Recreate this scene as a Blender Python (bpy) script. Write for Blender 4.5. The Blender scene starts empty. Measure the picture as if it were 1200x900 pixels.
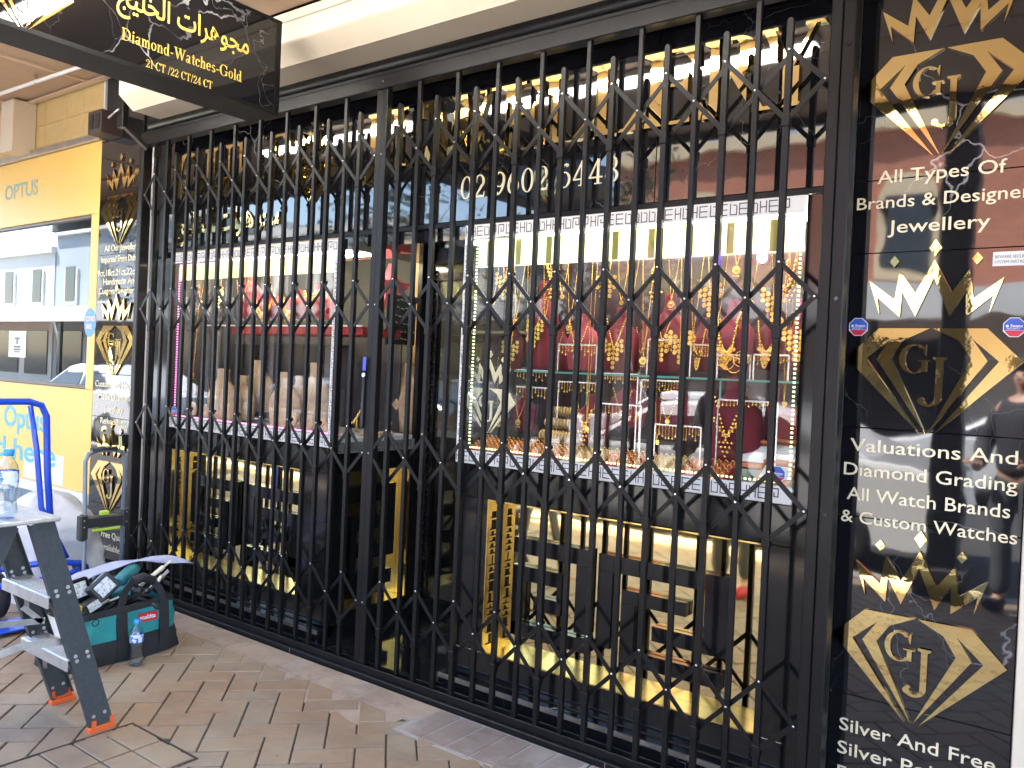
import bpy, bmesh, math, random
from mathutils import Vector, Matrix
S = bpy.context.scene
COL = S.collection
R_ = math.radians
random.seed(7)

# ------------------------------------------------------------------ camera, sky, sun, exposure
RX = Vector((0.80224974, 0.04358051, -0.59539575))
RY = Vector((0.59533991, 0.01566636, 0.80332121))
RZ = Vector((0.04433683, -0.99892708, -0.01337689))
EYE = Vector((0, 0, 1.5))
cam_d = bpy.data.cameras.new('camera'); cam = bpy.data.objects.new('camera', cam_d); COL.objects.link(cam)
cam_d.sensor_width = 36; cam_d.lens = 970 / 1200 * 36; cam_d.clip_start = 0.05; cam_d.clip_end = 2000
cam.matrix_world = Matrix(((RX[0], -RX[1], -RX[2], EYE[0]), (RY[0], -RY[1], -RY[2], EYE[1]), (RZ[0], -RZ[1], -RZ[2], EYE[2]), (0, 0, 0, 1)))
S.camera = cam
SUN = Vector((-0.48, 0.30, 0.80)).normalized()
W = bpy.data.worlds.new('World'); S.world = W; W.use_nodes = True
nt = W.node_tree; bg = nt.nodes['Background']
sky = nt.nodes.new('ShaderNodeTexSky'); sky.sky_type = 'NISHITA'; sky.sun_disc = False
sky.sun_elevation = math.asin(SUN.z); sky.sun_rotation = math.atan2(SUN.x, SUN.y)
nt.links.new(sky.outputs[0], bg.inputs[0]); bg.inputs[1].default_value = 0.13
sl = bpy.data.lights.new('sun', 'SUN'); sl.energy = 4.2; sl.angle = R_(0.5); sl.color = (1, 0.95, 0.87)
so = bpy.data.objects.new('sun', sl); COL.objects.link(so); so.rotation_euler = SUN.to_track_quat('Z', 'Y').to_euler()
so.location = (0, -5, 20)
S.view_settings.view_transform = 'Standard'; S.view_settings.look = 'None'
S.view_settings.exposure = 3.42; S.view_settings.gamma = 1.0
S.render.engine = 'CYCLES'
S.cycles.use_denoising = True
S.cycles.max_bounces = 10; S.cycles.glossy_bounces = 5; S.cycles.transparent_max_bounces = 16; S.cycles.diffuse_bounces = 4
S.cycles.transmission_bounces = 8; S.cycles.sample_clamp_indirect = 6; S.cycles.caustics_reflective = False; S.cycles.caustics_refractive = False

def ray(u, v):
    a = Vector(((u - 600) / 970, (v - 450) / 970, 1.0))
    return Vector((RX.dot(a), RY.dot(a), RZ.dot(a)))
def PY(u, v, y):                      # a point of the photograph laid on the plane Y = y
    w = ray(u, v); w *= y / w[1]; return EYE + w
def PX(u, v, x):
    w = ray(u, v); w *= x / w[0]; return EYE + w
def PZ(u, v, z=0.0):
    w = ray(u, v); w *= (z - 1.5) / w[2]; return EYE + w

# ------------------------------------------------------------------ mesh helpers
class MB:
    def __init__(s): s.v = []; s.f = []; s.sm = []
    def add(s, vs, fs, sm=False):
        n = len(s.v); s.v += [Vector(p) for p in vs]
        for f in fs: s.f.append([i + n for i in f]); s.sm.append(sm)
        return s
    def box(s, x0, x1, y0, y1, z0, z1):
        if x0 > x1: x0, x1 = x1, x0
        if y0 > y1: y0, y1 = y1, y0
        if z0 > z1: z0, z1 = z1, z0
        return s.add([(x0, y0, z0), (x1, y0, z0), (x1, y1, z0), (x0, y1, z0), (x0, y0, z1), (x1, y0, z1), (x1, y1, z1), (x0, y1, z1)],
                     [(0, 3, 2, 1), (4, 5, 6, 7), (0, 1, 5, 4), (1, 2, 6, 5), (2, 3, 7, 6), (3, 0, 4, 7)])
    def bbox(s, x0, x1, y0, y1, z0, z1, b=0.004):    # box with chamfered upright and long edges
        if x0 > x1: x0, x1 = x1, x0
        if y0 > y1: y0, y1 = y1, y0
        if z0 > z1: z0, z1 = z1, z0
        b = min(b, (x1 - x0) * .45, (y1 - y0) * .45, (z1 - z0) * .45)
        rings = []
        for z, i in ((z0, b), (z0 + b, 0), (z1 - b, 0), (z1, b)):
            X0, X1, Y0, Y1 = x0 + i, x1 - i, y0 + i, y1 - i
            rings.append([(X0 + b, Y0, z), (X1 - b, Y0, z), (X1, Y0 + b, z), (X1, Y1 - b, z), (X1 - b, Y1, z), (X0 + b, Y1, z), (X0, Y1 - b, z), (X0, Y0 + b, z)])
        n = 8; vs = [p for r in rings for p in r]; fs = []
        for k in range(3):
            for i in range(n): fs.append((k * n + i, k * n + (i + 1) % n, (k + 1) * n + (i + 1) % n, (k + 1) * n + i))
        fs.append(tuple(range(n))[::-1]); fs.append(tuple(range(3 * n, 4 * n)))
        return s.add(vs, fs)
    def beam(s, a, b, w, d, up=(0, 0, 1)):           # rectangular bar from a to b
        a = Vector(a); b = Vector(b); t = (b - a).normalized(); u = Vector(up)
        if abs(t.dot(u)) > .95: u = Vector((0, 1, 0))
        p = t.cross(u).normalized(); q = p.cross(t).normalized()
        vs = []
        for e in (a, b):
            for sx, sy in ((-1, -1), (1, -1), (1, 1), (-1, 1)): vs.append(e + p * (w / 2 * sx) + q * (d / 2 * sy))
        return s.add(vs, [(3, 2, 1, 0), (4, 5, 6, 7), (0, 1, 5, 4), (1, 2, 6, 5), (2, 3, 7, 6), (3, 0, 4, 7)])
    def tube(s, pts, r, n=8, cap=True, sm=True, close=False):
        pts = [Vector(p) for p in pts]; m = len(pts)
        rs = r if isinstance(r, (list, tuple)) else [r] * m
        vs = []; fs = []; prev = None
        for i, p in enumerate(pts):
            if close: t = (pts[(i + 1) % m] - pts[i - 1]).normalized()
            else: t = (pts[min(i + 1, m - 1)] - pts[max(i - 1, 0)])
            t = t.normalized() if t.length > 1e-9 else Vector((0, 0, 1))
            if prev is None:
                u = Vector((0, 0, 1)) if abs(t.z) < .9 else Vector((1, 0, 0))
                prev = t.cross(u).normalized()
            prev = (prev - t * prev.dot(t)).normalized(); q = t.cross(prev)
            for k in range(n):
                a = 2 * math.pi * k / n; vs.append(p + (prev * math.cos(a) + q * math.sin(a)) * rs[i])
        for i in range(m if close else m - 1):
            for k in range(n):
                j = (i + 1) % m
                fs.append((i * n + k, i * n + (k + 1) % n, j * n + (k + 1) % n, j * n + k))
        s.add(vs, fs, sm)
        if cap and not close:
            n0 = len(s.v) - len(vs)
            s.f.append([n0 + k for k in range(n)][::-1]); s.sm.append(False)
            s.f.append([n0 + (m - 1) * n + k for k in range(n)]); s.sm.append(False)
        return s
    def lathe(s, prof, c, n=16, sm=True, sx=1, sy=1, ax='z', cap=True):   # prof: (radius, height)
        vs = []; fs = []
        for r, h in prof:
            for k in range(n):
                a = 2 * math.pi * k / n; x = r * math.cos(a) * sx; y = r * math.sin(a) * sy
                vs.append({'z': (c[0] + x, c[1] + y, c[2] + h), 'y': (c[0] + x, c[1] + h, c[2] + y), 'x': (c[0] + h, c[1] + x, c[2] + y)}[ax])
        for i in range(len(prof) - 1):
            for k in range(n): fs.append((i * n + k, i * n + (k + 1) % n, (i + 1) * n + (k + 1) % n, (i + 1) * n + k))
        s.add(vs, fs, sm)
        if cap:
            n0 = len(s.v) - len(vs)
            s.f.append([n0 + k for k in range(n)][::-1]); s.sm.append(False)
            s.f.append([n0 + (len(prof) - 1) * n + k for k in range(n)]); s.sm.append(False)
        return s
    def ball(s, c, r, n=6, m=4, sz=1):
        prof = [(r * math.sin(math.pi * i / m) + 1e-5, -r * math.cos(math.pi * i / m) * sz) for i in range(m + 1)]
        return s.lathe(prof, c, n, cap=False)
    def octa(s, c, r):
        x, y, z = c
        return s.add([(x + r, y, z), (x, y + r, z), (x - r, y, z), (x, y - r, z), (x, y, z + r), (x, y, z - r)],
                     [(0, 1, 4), (1, 2, 4), (2, 3, 4), (3, 0, 4), (1, 0, 5), (2, 1, 5), (3, 2, 5), (0, 3, 5)], True)
    def prism(s, poly, y0, y1, org=(0, 0, 0), plane='xz', sc=1.0):    # poly of (a, b)
        area = sum(poly[i][0] * poly[(i + 1) % len(poly)][1] - poly[(i + 1) % len(poly)][0] * poly[i][1] for i in range(len(poly)))
        if area < 0: poly = poly[::-1]
        n = len(poly)
        def P(a, b, y):
            if plane == 'xz': return (org[0] + a * sc, org[1] + y, org[2] + b * sc)
            if plane == 'yz': return (org[0] + y, org[1] + a * sc, org[2] + b * sc)
            return (org[0] + a * sc, org[1] + b * sc, org[2] + y)
        vs = [P(a, b, y0) for a, b in poly] + [P(a, b, y1) for a, b in poly]
        fs = [tuple(range(n)), tuple(range(2 * n - 1, n - 1, -1))]
        for i in range(n): fs.append((i, i + n, (i + 1) % n + n, (i + 1) % n))
        return s.add(vs, fs)
    def mesh(s, name, mats, off=None):
        me = bpy.data.meshes.new(name)
        o = off or Vector((0, 0, 0))
        me.from_pydata([tuple(p - o) for p in s.v], [], s.f)
        me.polygons.foreach_set('use_smooth', s.sm)
        bm = bmesh.new(); bm.from_mesh(me); bmesh.ops.recalc_face_normals(bm, faces=bm.faces); bm.to_mesh(me); bm.free()
        for m in (mats if isinstance(mats, (list, tuple)) else [mats]): me.materials.append(m)
        me.update(); return me

def link(name, me, parent=None, loc=None):
    o = bpy.data.objects.new(name, me); COL.objects.link(o)
    if parent is not None: o.parent = parent
    if loc is not None: o.location = loc
    return o
def wloc(o):
    v = Vector(o.location)
    while o.parent is not None: o = o.parent; v = v + Vector(o.location)
    return v
def part(name, mb, mat, parent, kind=None, label=None):     # mb in the world's coordinates, stored local to its thing
    o = link(name, mb.mesh(name, mat, wloc(parent)), parent)
    if kind: o['kind'] = kind
    if label: o['label'] = label
    return o
def lpart(name, mb, mat, parent, loc=(0, 0, 0), kind=None):  # mb in local coordinates
    o = link(name, mb.mesh(name, mat), parent, loc)
    if kind: o['kind'] = kind
    return o
def tag(o, label, cat, group=None):
    o['label'] = label; o['category'] = cat
    if group: o['group'] = group
    return o
def thing(name, label, cat, loc=(0, 0, 0), group=None, rz=0):
    o = link(name, None, None, loc); o.empty_display_size = .05; o.rotation_euler = (0, 0, rz)
    return tag(o, label, cat, group)
def solo(name, mb, mat, label, cat, base, group=None):       # a thing that is one mesh
    o = link(name, mb.mesh(name, mat, Vector(base)), None, base); return tag(o, label, cat, group)
def struct(name, mb, mat, parent=None):
    o = link(name, mb.mesh(name, mat), parent); o['kind'] = 'structure'; return o
def clone(root, label=None, loc=None, group=None, rz=None):
    def cp(o, par):
        c = o.copy(); COL.objects.link(c); c.parent = par
        for ch in [x for x in children[o.name]]: cp(ch, c)
        return c
    children = {}
    for o in COL.objects: children.setdefault(o.name, [])
    for o in COL.objects:
        if o.parent: children[o.parent.name].append(o)
    c = cp(root, None)
    if label: c['label'] = label
    if loc is not None: c.location = loc
    if group: c['group'] = group
    if rz is not None: c.rotation_euler = (0, 0, rz)
    return c

# ------------------------------------------------------------------ materials
MATS = {}
def mat(name, col, rough=.5, metal=0, col2=None, nscale=8, bump=0, bscale=60, coat=0, ior=1.5, emit=0, ecol=None, nd=3, rvar=0, mid=(.35, .7), spec=None, stretch=None):
    if name in MATS: return MATS[name]
    m = bpy.data.materials.new(name); m.use_nodes = True; N = m.node_tree.nodes; L = m.node_tree.links
    p = N['Principled BSDF']; p.inputs['Roughness'].default_value = rough; p.inputs['Metallic'].default_value = metal
    p.inputs['IOR'].default_value = ior; p.inputs['Coat Weight'].default_value = coat; p.inputs['Coat Roughness'].default_value = .05
    if spec is not None: p.inputs['Specular IOR Level'].default_value = spec
    p.inputs['Base Color'].default_value = (*col, 1)
    tc = N.new('ShaderNodeTexCoord'); src = tc.outputs['Object']
    if stretch:
        mp = N.new('ShaderNodeMapping'); mp.inputs['Scale'].default_value = stretch; L.new(src, mp.inputs[0]); src = mp.outputs[0]
    if col2 is not None:
        n = N.new('ShaderNodeTexNoise'); n.inputs['Scale'].default_value = nscale; n.inputs['Detail'].default_value = nd + 3; n.inputs['Roughness'].default_value = .65
        L.new(src, n.inputs['Vector'])
        r = N.new('ShaderNodeValToRGB'); r.color_ramp.elements[0].position = mid[0]; r.color_ramp.elements[1].position = mid[1]
        r.color_ramp.elements[0].color = (*col, 1); r.color_ramp.elements[1].color = (*col2, 1)
        L.new(n.outputs[0], r.inputs[0]); L.new(r.outputs[0], p.inputs['Base Color'])
    if rvar:
        n3 = N.new('ShaderNodeTexNoise'); n3.inputs['Scale'].default_value = nscale * 1.7; L.new(src, n3.inputs['Vector'])
        mr = N.new('ShaderNodeMapRange'); mr.inputs['To Min'].default_value = max(0, rough - rvar); mr.inputs['To Max'].default_value = rough + rvar
        L.new(n3.outputs[0], mr.inputs[0]); L.new(mr.outputs[0], p.inputs['Roughness'])
    if bump:
        n2 = N.new('ShaderNodeTexNoise'); n2.inputs['Scale'].default_value = bscale; n2.inputs['Detail'].default_value = 4
        L.new(src, n2.inputs['Vector'])
        b = N.new('ShaderNodeBump'); b.inputs['Strength'].default_value = 1; b.inputs['Distance'].default_value = bump
        L.new(n2.outputs[0], b.inputs['Height']); L.new(b.outputs[0], p.inputs['Normal'])
    if emit:
        p.inputs['Emission Strength'].default_value = emit; p.inputs['Emission Color'].default_value = (*(ecol or col), 1)
    MATS[name] = m; return m

def marble(name, veins=.55, base=(.008, .008, .010), rough=.03, scale=1.0, warp=.0012, ior=1.55):
    m = bpy.data.materials.new(name); m.use_nodes = True; N = m.node_tree.nodes; L = m.node_tree.links
    p = N['Principled BSDF']; p.inputs['Roughness'].default_value = rough; p.inputs['IOR'].default_value = ior
    g = N.new('ShaderNodeNewGeometry'); src = g.outputs['Position']
    w = N.new('ShaderNodeTexNoise'); w.inputs['Scale'].default_value = 2.2 * scale; w.inputs['Detail'].default_value = 5; L.new(src, w.inputs['Vector'])
    add = N.new('ShaderNodeVectorMath'); add.operation = 'MULTIPLY_ADD'; add.inputs[1].default_value = (.55, .55, .55)
    L.new(w.outputs['Color'], add.inputs[0]); L.new(src, add.inputs[2])
    def vein(vs, width, seedoff):
        v = N.new('ShaderNodeTexVoronoi'); v.feature = 'DISTANCE_TO_EDGE'; v.inputs['Scale'].default_value = vs * scale
        o = N.new('ShaderNodeVectorMath'); o.operation = 'ADD'; o.inputs[1].default_value = (seedoff, seedoff * .7, seedoff * 1.3)
        L.new(add.outputs[0], o.inputs[0]); L.new(o.outputs[0], v.inputs['Vector'])
        r = N.new('ShaderNodeMapRange'); r.inputs['From Min'].default_value = 0; r.inputs['From Max'].default_value = width
        r.inputs['To Min'].default_value = 1; r.inputs['To Max'].default_value = 0; L.new(v.outputs['Distance'], r.inputs[0])
        k = N.new('ShaderNodeTexNoise'); k.inputs['Scale'].default_value = 1.7 * scale; k.inputs['Detail'].default_value = 3
        o2 = N.new('ShaderNodeVectorMath'); o2.operation = 'ADD'; o2.inputs[1].default_value = (seedoff * 3, 5, 1); L.new(src, o2.inputs[0]); L.new(o2.outputs[0], k.inputs['Vector'])
        r2 = N.new('ShaderNodeMapRange'); r2.inputs['From Min'].default_value = .50; r2.inputs['From Max'].default_value = .66; L.new(k.outputs[0], r2.inputs[0])
        mu = N.new('ShaderNodeMath'); mu.operation = 'MULTIPLY'; L.new(r.outputs[0], mu.inputs[0]); L.new(r2.outputs[0], mu.inputs[1]); return mu.outputs[0]
    a = vein(1.6, .006, 0.0); b = vein(4.5, .006, 3.1)
    mx = N.new('ShaderNodeMath'); mx.operation = 'MAXIMUM'; L.new(a, mx.inputs[0])
    hb = N.new('ShaderNodeMath'); hb.operation = 'MULTIPLY'; hb.inputs[1].default_value = .35; L.new(b, hb.inputs[0]); L.new(hb.outputs[0], mx.inputs[1])
    r = N.new('ShaderNodeValToRGB'); r.color_ramp.elements[0].color = (*base, 1); r.color_ramp.elements[1].color = (veins, veins, veins * 1.03, 1)
    L.new(mx.outputs[0], r.inputs[0]); L.new(r.outputs[0], p.inputs['Base Color'])
    n2 = N.new('ShaderNodeTexNoise'); n2.inputs['Scale'].default_value = 3.5; n2.inputs['Detail'].default_value = 2; L.new(src, n2.inputs['Vector'])
    bu = N.new('ShaderNodeBump'); bu.inputs['Strength'].default_value = 1; bu.inputs['Distance'].default_value = warp
    L.new(n2.outputs[0], bu.inputs['Height']); L.new(bu.outputs[0], p.inputs['Normal'])
    MATS[name] = m; return m

def glass(name, tint=(1, 1, 1), ior=1.5, boost=1.0, rough=0.0):
    m = bpy.data.materials.new(name); m.use_nodes = True; N = m.node_tree.nodes; L = m.node_tree.links
    for x in list(N): N.remove(x)
    out = N.new('ShaderNodeOutputMaterial'); mix = N.new('ShaderNodeMixShader'); t = N.new('ShaderNodeBsdfTransparent'); gl = N.new('ShaderNodeBsdfGlossy')
    t.inputs[0].default_value = (*tint, 1); gl.inputs['Roughness'].default_value = rough
    fr = N.new('ShaderNodeFresnel'); ge = N.new('ShaderNodeNewGeometry'); mi = N.new('ShaderNodeMapRange')    # same reflection from both faces of the pane
    mi.inputs['To Min'].default_value = ior; mi.inputs['To Max'].default_value = 1 / ior; L.new(ge.outputs['Backfacing'], mi.inputs[0]); L.new(mi.outputs[0], fr.inputs[0])
    mu = N.new('ShaderNodeMath'); mu.operation = 'MULTIPLY'; mu.inputs[1].default_value = boost; mu.use_clamp = True
    L.new(fr.outputs[0], mu.inputs[0]); L.new(mu.outputs[0], mix.inputs[0]); L.new(t.outputs[0], mix.inputs[1]); L.new(gl.outputs[0], mix.inputs[2]); L.new(mix.outputs[0], out.inputs[0])
    MATS[name] = m; return m

M_tile = marble('black_marble', veins=.36, ior=1.85)
M_floor = marble('black_marble_floor', veins=.5, rough=.06, scale=2.2)
M_black = mat('black_powder_coat', (.005, .005, .006), .36, col2=(.009, .008, .009), nscale=30, rvar=.08, bump=.0002, bscale=220, spec=.26)
M_blackg = mat('black_gloss', (.006, .006, .007), .10, col2=(.010, .010, .011), nscale=6, rvar=.05)
M_blackm = mat('black_matt', (.012, .012, .012), .6)
M_rail = mat('dark_grey_painted_steel', (.006, .006, .007), .34, col2=(.010, .009, .010), nscale=4, rvar=.1, spec=.24)
M_gold = mat('gold_mirror', (.98, .77, .36), .025, 1, col2=(.95, .72, .30), nscale=3, bump=.0005, bscale=9)
M_goldp = mat('gold_mirror_panel', (.92, .76, .40), .035, 1, bump=.0006, bscale=2.5)
M_goldt = mat('gold_jewel', (1.0, .66, .20), .22, 1, col2=(.95, .58, .14), nscale=60)
M_goldpale = mat('pale_gold_vinyl', (.84, .75, .52), .35, .15)
M_yelltxt = mat('yellow_gold_print', (.85, .62, .12), .4, .25)
M_steel = mat('rivet_steel', (.75, .75, .77), .25, 1)
M_alu = mat('aluminium', (.62, .60, .58), .35, 1, col2=(.45, .44, .43), nscale=10, stretch=(1, 1, .1))
M_cream = mat('cream_paint', (.72, .63, .49), .55, col2=(.66, .57, .44), nscale=2.5, bump=.0004, bscale=90)
M_soffit = mat('soffit_sheet', (.50, .36, .25), .6, col2=(.44, .31, .21), nscale=3)
M_batten = mat('soffit_batten', (.60, .44, .31), .55)
M_white = mat('white_plastic', (.78, .78, .78), .4)
M_decal = mat('white_vinyl_band', (.80, .80, .80), .4)
M_ink = mat('black_vinyl', (.03, .03, .035), .4)
M_wall = mat('mustard_tile', (.60, .43, .18), .45, col2=(.66, .48, .22), nscale=14, bump=.0005, bscale=14)
M_yel = mat('yellow_sign_panel', (.93, .60, .14), .4, col2=(.90, .57, .13), nscale=1.2)
M_teal = mat('blue_grey_tile', (.07, .17, .24), .3, col2=(.09, .20, .27), nscale=6)
M_glass = glass('shop_glass', ior=1.5, boost=1.15)
M_glassd = glass('dark_shop_glass', (.75, .78, .78), ior=1.55, boost=1.1)
M_shelfg = glass('green_glass_shelf', (.80, .93, .88), boost=1.0)
M_shelfe = mat('green_glass_edge', (.12, .36, .30), .1)
M_red = mat('burgundy_velvet', (.20, .012, .028), .75, col2=(.14, .008, .02), nscale=12)
M_redb = mat('red_velvet', (.36, .022, .022), .7, col2=(.27, .014, .016), nscale=10)
M_pink = mat('rose_velvet', (.34, .05, .075), .7)
M_beige = mat('beige_linen', (.55, .41, .25), .75, col2=(.42, .30, .17), nscale=25, bump=.0004, bscale=300)
M_dark = mat('dark_interior', (.03, .028, .03), .6)
M_ledw = mat('led_white', (1, 1, 1), emit=5, ecol=(1, .97, .88))
M_ledy = mat('lit_header_acrylic', (.85, .85, .60), .4, emit=.24, ecol=(1, .98, .50))
M_ledg = mat('lit_header_dim', (.7, .66, .3), .4, emit=.16, ecol=(.92, .88, .32))
M_ledgr = mat('led_green', (.6, 1, .3), emit=.35, ecol=(.72, 1, .42))
M_ledm = mat('led_magenta', (1, .3, .7), emit=.32, ecol=(1, .25, .75))
M_ledv = mat('led_violet', (.4, .2, 1), emit=7, ecol=(.28, .10, 1))
M_tube = mat('fluorescent_diffuser', (1, 1, 1), emit=5, ecol=(1, .96, .88))

# ------------------------------------------------------------------ text
def text_mb(s, size, bold=0, plane='xz'):
    c = bpy.data.curves.new('t', 'FONT'); c.body = s; c.size = size; c.offset = bold; c.resolution_u = 3
    o = bpy.data.objects.new('t', c); COL.objects.link(o)
    me = bpy.data.meshes.new_from_object(o)
    mb = MB(); mb.add([v.co.copy() for v in me.vertices], [list(p.vertices) for p in me.polygons])
    bpy.data.objects.remove(o); bpy.data.curves.remove(c); bpy.data.meshes.remove(me)
    return mb
def put_text(s, x0, x1, z, cap, y, bold=0, depth=0.0, just=None):
    # sans text between x0 and x1 (world X), baseline z, capital height cap, on the plane Y = y facing -Y
    mb = text_mb(s, 1.0, bold)
    if not mb.v: return mb
    a = min(v.x for v in mb.v); b = max(v.x for v in mb.v)
    sx = (x1 - x0) / (b - a); sz = cap / .70
    for i, v in enumerate(mb.v): mb.v[i] = Vector((x0 + (v.x - a) * sx, y, z + v.y * sz))
    return mb
def thicken(mb, d):     # give flat text a small depth toward +Y
    n = len(mb.v); base = list(mb.v); fs = [list(f) for f in mb.f]
    from collections import Counter
    cnt = Counter()
    for f in fs:
        for i in range(len(f)): cnt[frozenset((f[i], f[(i + 1) % len(f)]))] += 1
    mb.v += [v + Vector((0, d, 0)) for v in base]
    mb.sm += [False] * 0
    for f in fs:
        for i in range(len(f)):
            a, b = f[i], f[(i + 1) % len(f)]
            if cnt[frozenset((a, b))] == 1: mb.f.append([a, b, b + n, a + n]); mb.sm.append(False)
    return mb

# a small engraved-serif alphabet, capital height 1
TK, TN = .15, .045
def arc(cx, cy, rx, ry, tx, ty, a0, a1, n=20):
    o = []; i = []
    for k in range(n + 1):
        a = R_(a0 + (a1 - a0) * k / n)
        o.append((cx + rx * math.cos(a), cy + ry * math.sin(a))); i.append((cx + (rx - tx) * math.cos(a), cy + (ry - ty) * math.sin(a)))
    return o + i[::-1]
def rc(x0, x1, y0, y1): return [(x0, y0), (x1, y0), (x1, y1), (x0, y1)]
def stem(x, w=TK, y0=0, y1=1, sb=.08, st=.08):
    L = [rc(x, x + w, y0, y1)]
    if sb: L.append([(x - sb, y0), (x + w + sb, y0), (x + w + sb, y0 + TN), (x + w, y0 + TN * 2.0), (x, y0 + TN * 2.0), (x - sb, y0 + TN)])
    if st: L.append([(x - st, y1), (x - st, y1 - TN), (x, y1 - TN * 2.0), (x + w, y1 - TN * 2.0), (x + w + st, y1 - TN), (x + w + st, y1)])
    return L
def glyph(c):
    k, t = TK, TN
    if c == 'G': return [arc(.46, .5, .46, .52, k + .03, t, 48, 318)] + [rc(.72, .87, .06, .44), rc(.60, .97, .42, .42 + t), [(.74, .83), (.82, .62), (.84, 1.0), (.80, 1.0)]], 1.0
    if c == 'C': return [arc(.46, .5, .46, .52, k + .03, t, 42, 320), [(.70, .86), (.80, .64), (.82, 1.0), (.78, 1.0)]], .88
    if c == 'U': return stem(.08, k, .32, 1, 0) + [arc(.42, .34, .34, .36, k, t * 1.6, 180, 362)] + stem(.71, t, .34, 1, 0), .86
    if c == 'L': return stem(.08) + [rc(.16, .68, 0, t), [(.48, t), (.68, 0), (.72, .30), (.66, .30)]], .76
    if c in 'EF':
        L = stem(.08) + [rc(.16, .66, 1 - t, 1), [(.46, 1 - t), (.66, 1), (.68, .74), (.62, .74)], rc(.18, .50, .50, .50 + t), [(.46, .52), (.54, .66), (.54, .38)]]
        if c == 'E': return L + [rc(.16, .70, 0, t), [(.50, t), (.70, 0), (.74, .28), (.68, .28)]], .80
        return L, .72
    if c == 'J': return stem(.26, k, .0, 1, 0) + [arc(.12, .02, .29, .24, k, t * 1.5, 0, -150), arc(-.06, -.08, .085, .085, .085, .084, 0, 360, 10)], .56
    if c == 'V' or c == 'W':
        L = []
        for d in ((0, .46) if c == 'W' else (0,)):
            L += [[(d + .06, 1), (d + .06 + k, 1), (d + .43, .16), (d + .36, 0)], [(d + .36, 0), (d + .41, .04), (d + .66, 1), (d + .61, 1)]]
        L += [rc(-.02, .30, 1 - t, 1)] + ([rc(.95, 1.22, 1 - t, 1), rc(.44, .74, 1 - t * .9, .999)] if c == 'W' else [])
        return L, 1.24
    if c == 'R': return stem(.08) + [arc(.42, .755, .30, .245, k, t, -90, 90), rc(.16, .43, 1 - t, 1), rc(.16, .43, .51, .51 + t), [(.36, .52), (.52, .52), (.84, 0), (.68, 0)], rc(.66, .94, 0, t)], .93
    if c == 'Y': return [rc(.36, .36 + k, 0, .48), rc(.26, .62, 0, t), [(.04, 1), (.20, 1), (.51, .46), (.36, .44)], [(.44, .42), (.50, .46), (.84, 1), (.78, 1)], rc(-.04, .28, 1 - t, 1), rc(.66, .94, 1 - t, 1)], .92
    if c == 'D': return stem(.08) + [arc(.34, .5, .50, .5, k, t, -90, 90), rc(.16, .35, 1 - t, 1), rc(.16, .35, 0, t)], .92
    if c == 'T': return stem(.30, k, 0, 1, .08, 0) + [rc(.0, .76, 1 - t, 1), [(.0, 1), (.14, .96), (.04, .74), (.0, .74)], [(.76, 1), (.62, .96), (.72, .74), (.76, .74)]], .82
    if c == '0': return [arc(.33, .5, .33, .51, k * .85, t, 0, 360, 28)], .74
    if c == '1': return stem(.16, k * .85, 0, 1, .1, 0) + [[(.16, 1), (.02, .86), (.02, .82), (.16, .90)]], .46
    if c == '2': return [arc(.31, .70, .30, .31, k * .85, t, 170, -40), [(.54, .52), (.42, .58), (.02, .0), (.16, .1)], rc(.02, .60, 0, .10), [(.52, 0), (.60, 0), (.64, .26), (.60, .26)], arc(.09, .74, .075, .075, .07, .07, 0, 360, 10)], .70
    if c == '4': return [rc(.38, .38 + k * .85, 0, 1), [(.40, 1), (.46, .92), (.08, .30), (.0, .30)], rc(.0, .66, .24, .30), rc(.28, .62, 0, t)], .72
    if c == '8': return [arc(.32, .75, .25, .26, k * .75, t, 0, 360, 22), arc(.32, .265, .31, .275, k * .85, t, 0, 360, 22)], .70
    if c in '69':
        L = [arc(.33, .32, .32, .33, k * .85, t, 0, 360, 22), arc(.50, .32, .49, .68, k * .9, t, 180, 100), arc(.46, .90, .075, .075, .07, .07, 0, 360, 10)]
        if c == '9': L = [[(.66 - x, 1 - y) for x, y in q] for q in L]
        return L, .72
    if c == 'G2': return [], 1
    x = .66   # lower case
    if c == 'o': return [arc(.26, .33, .26, .34, k * .8, t, 0, 360, 22)], .58
    if c == 'c': return [arc(.26, .33, .26, .34, k * .8, t, 45, 325), arc(.40, .50, .06, .06, .055, .055, 0, 360, 8)], .50
    if c == 'e': return [arc(.26, .33, .26, .34, k * .8, t, 0, 320), rc(.10, .50, .33, .33 + t)], .57
    if c == 'a': return [arc(.18, .18, .18, .19, k * .7, t, 0, 360, 16), rc(.30, .30 + k * .75, .0, .50), arc(.22, .48, .20, .19, k * .6, t, 0, 160), rc(.30, .50, 0, t)], .54
    if c == 's': return [arc(.20, .49, .17, .17, k * .5, t * 1.3, 20, 270), arc(.20, .17, .19, .18, k * .6, t * 1.3, 90, -160)], .45
    if c == 'd': return [arc(.24, .33, .24, .34, k * .8, t, 0, 360, 20), rc(.38, .38 + k * .8, 0, 1), rc(.30, .5, 1 - t, 1), rc(.5, .58, 0, t)], .62
    if c == 'l': return stem(.06, k * .8, 0, 1, .06, 0) + [rc(.0, .1, 1 - t, 1)], .30
    if c == 'i': return stem(.06, k * .8, 0, x, .06, 0) + [rc(.0, .1, x - t, x), arc(.12, .88, .075, .08, .07, .07, 0, 360, 10)], .30
    if c == 'n' or c == 'h': return stem(.06, k * .8, 0, x if c == 'n' else 1, .05, 0) + [rc(.0, .1, (x if c == 'n' else 1) - t, x if c == 'n' else 1), arc(.30, .42, .20, .25, k * .75, t * 1.4, 0, 170)] + stem(.38, k * .8, 0, .44, .05, 0), .62
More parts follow.
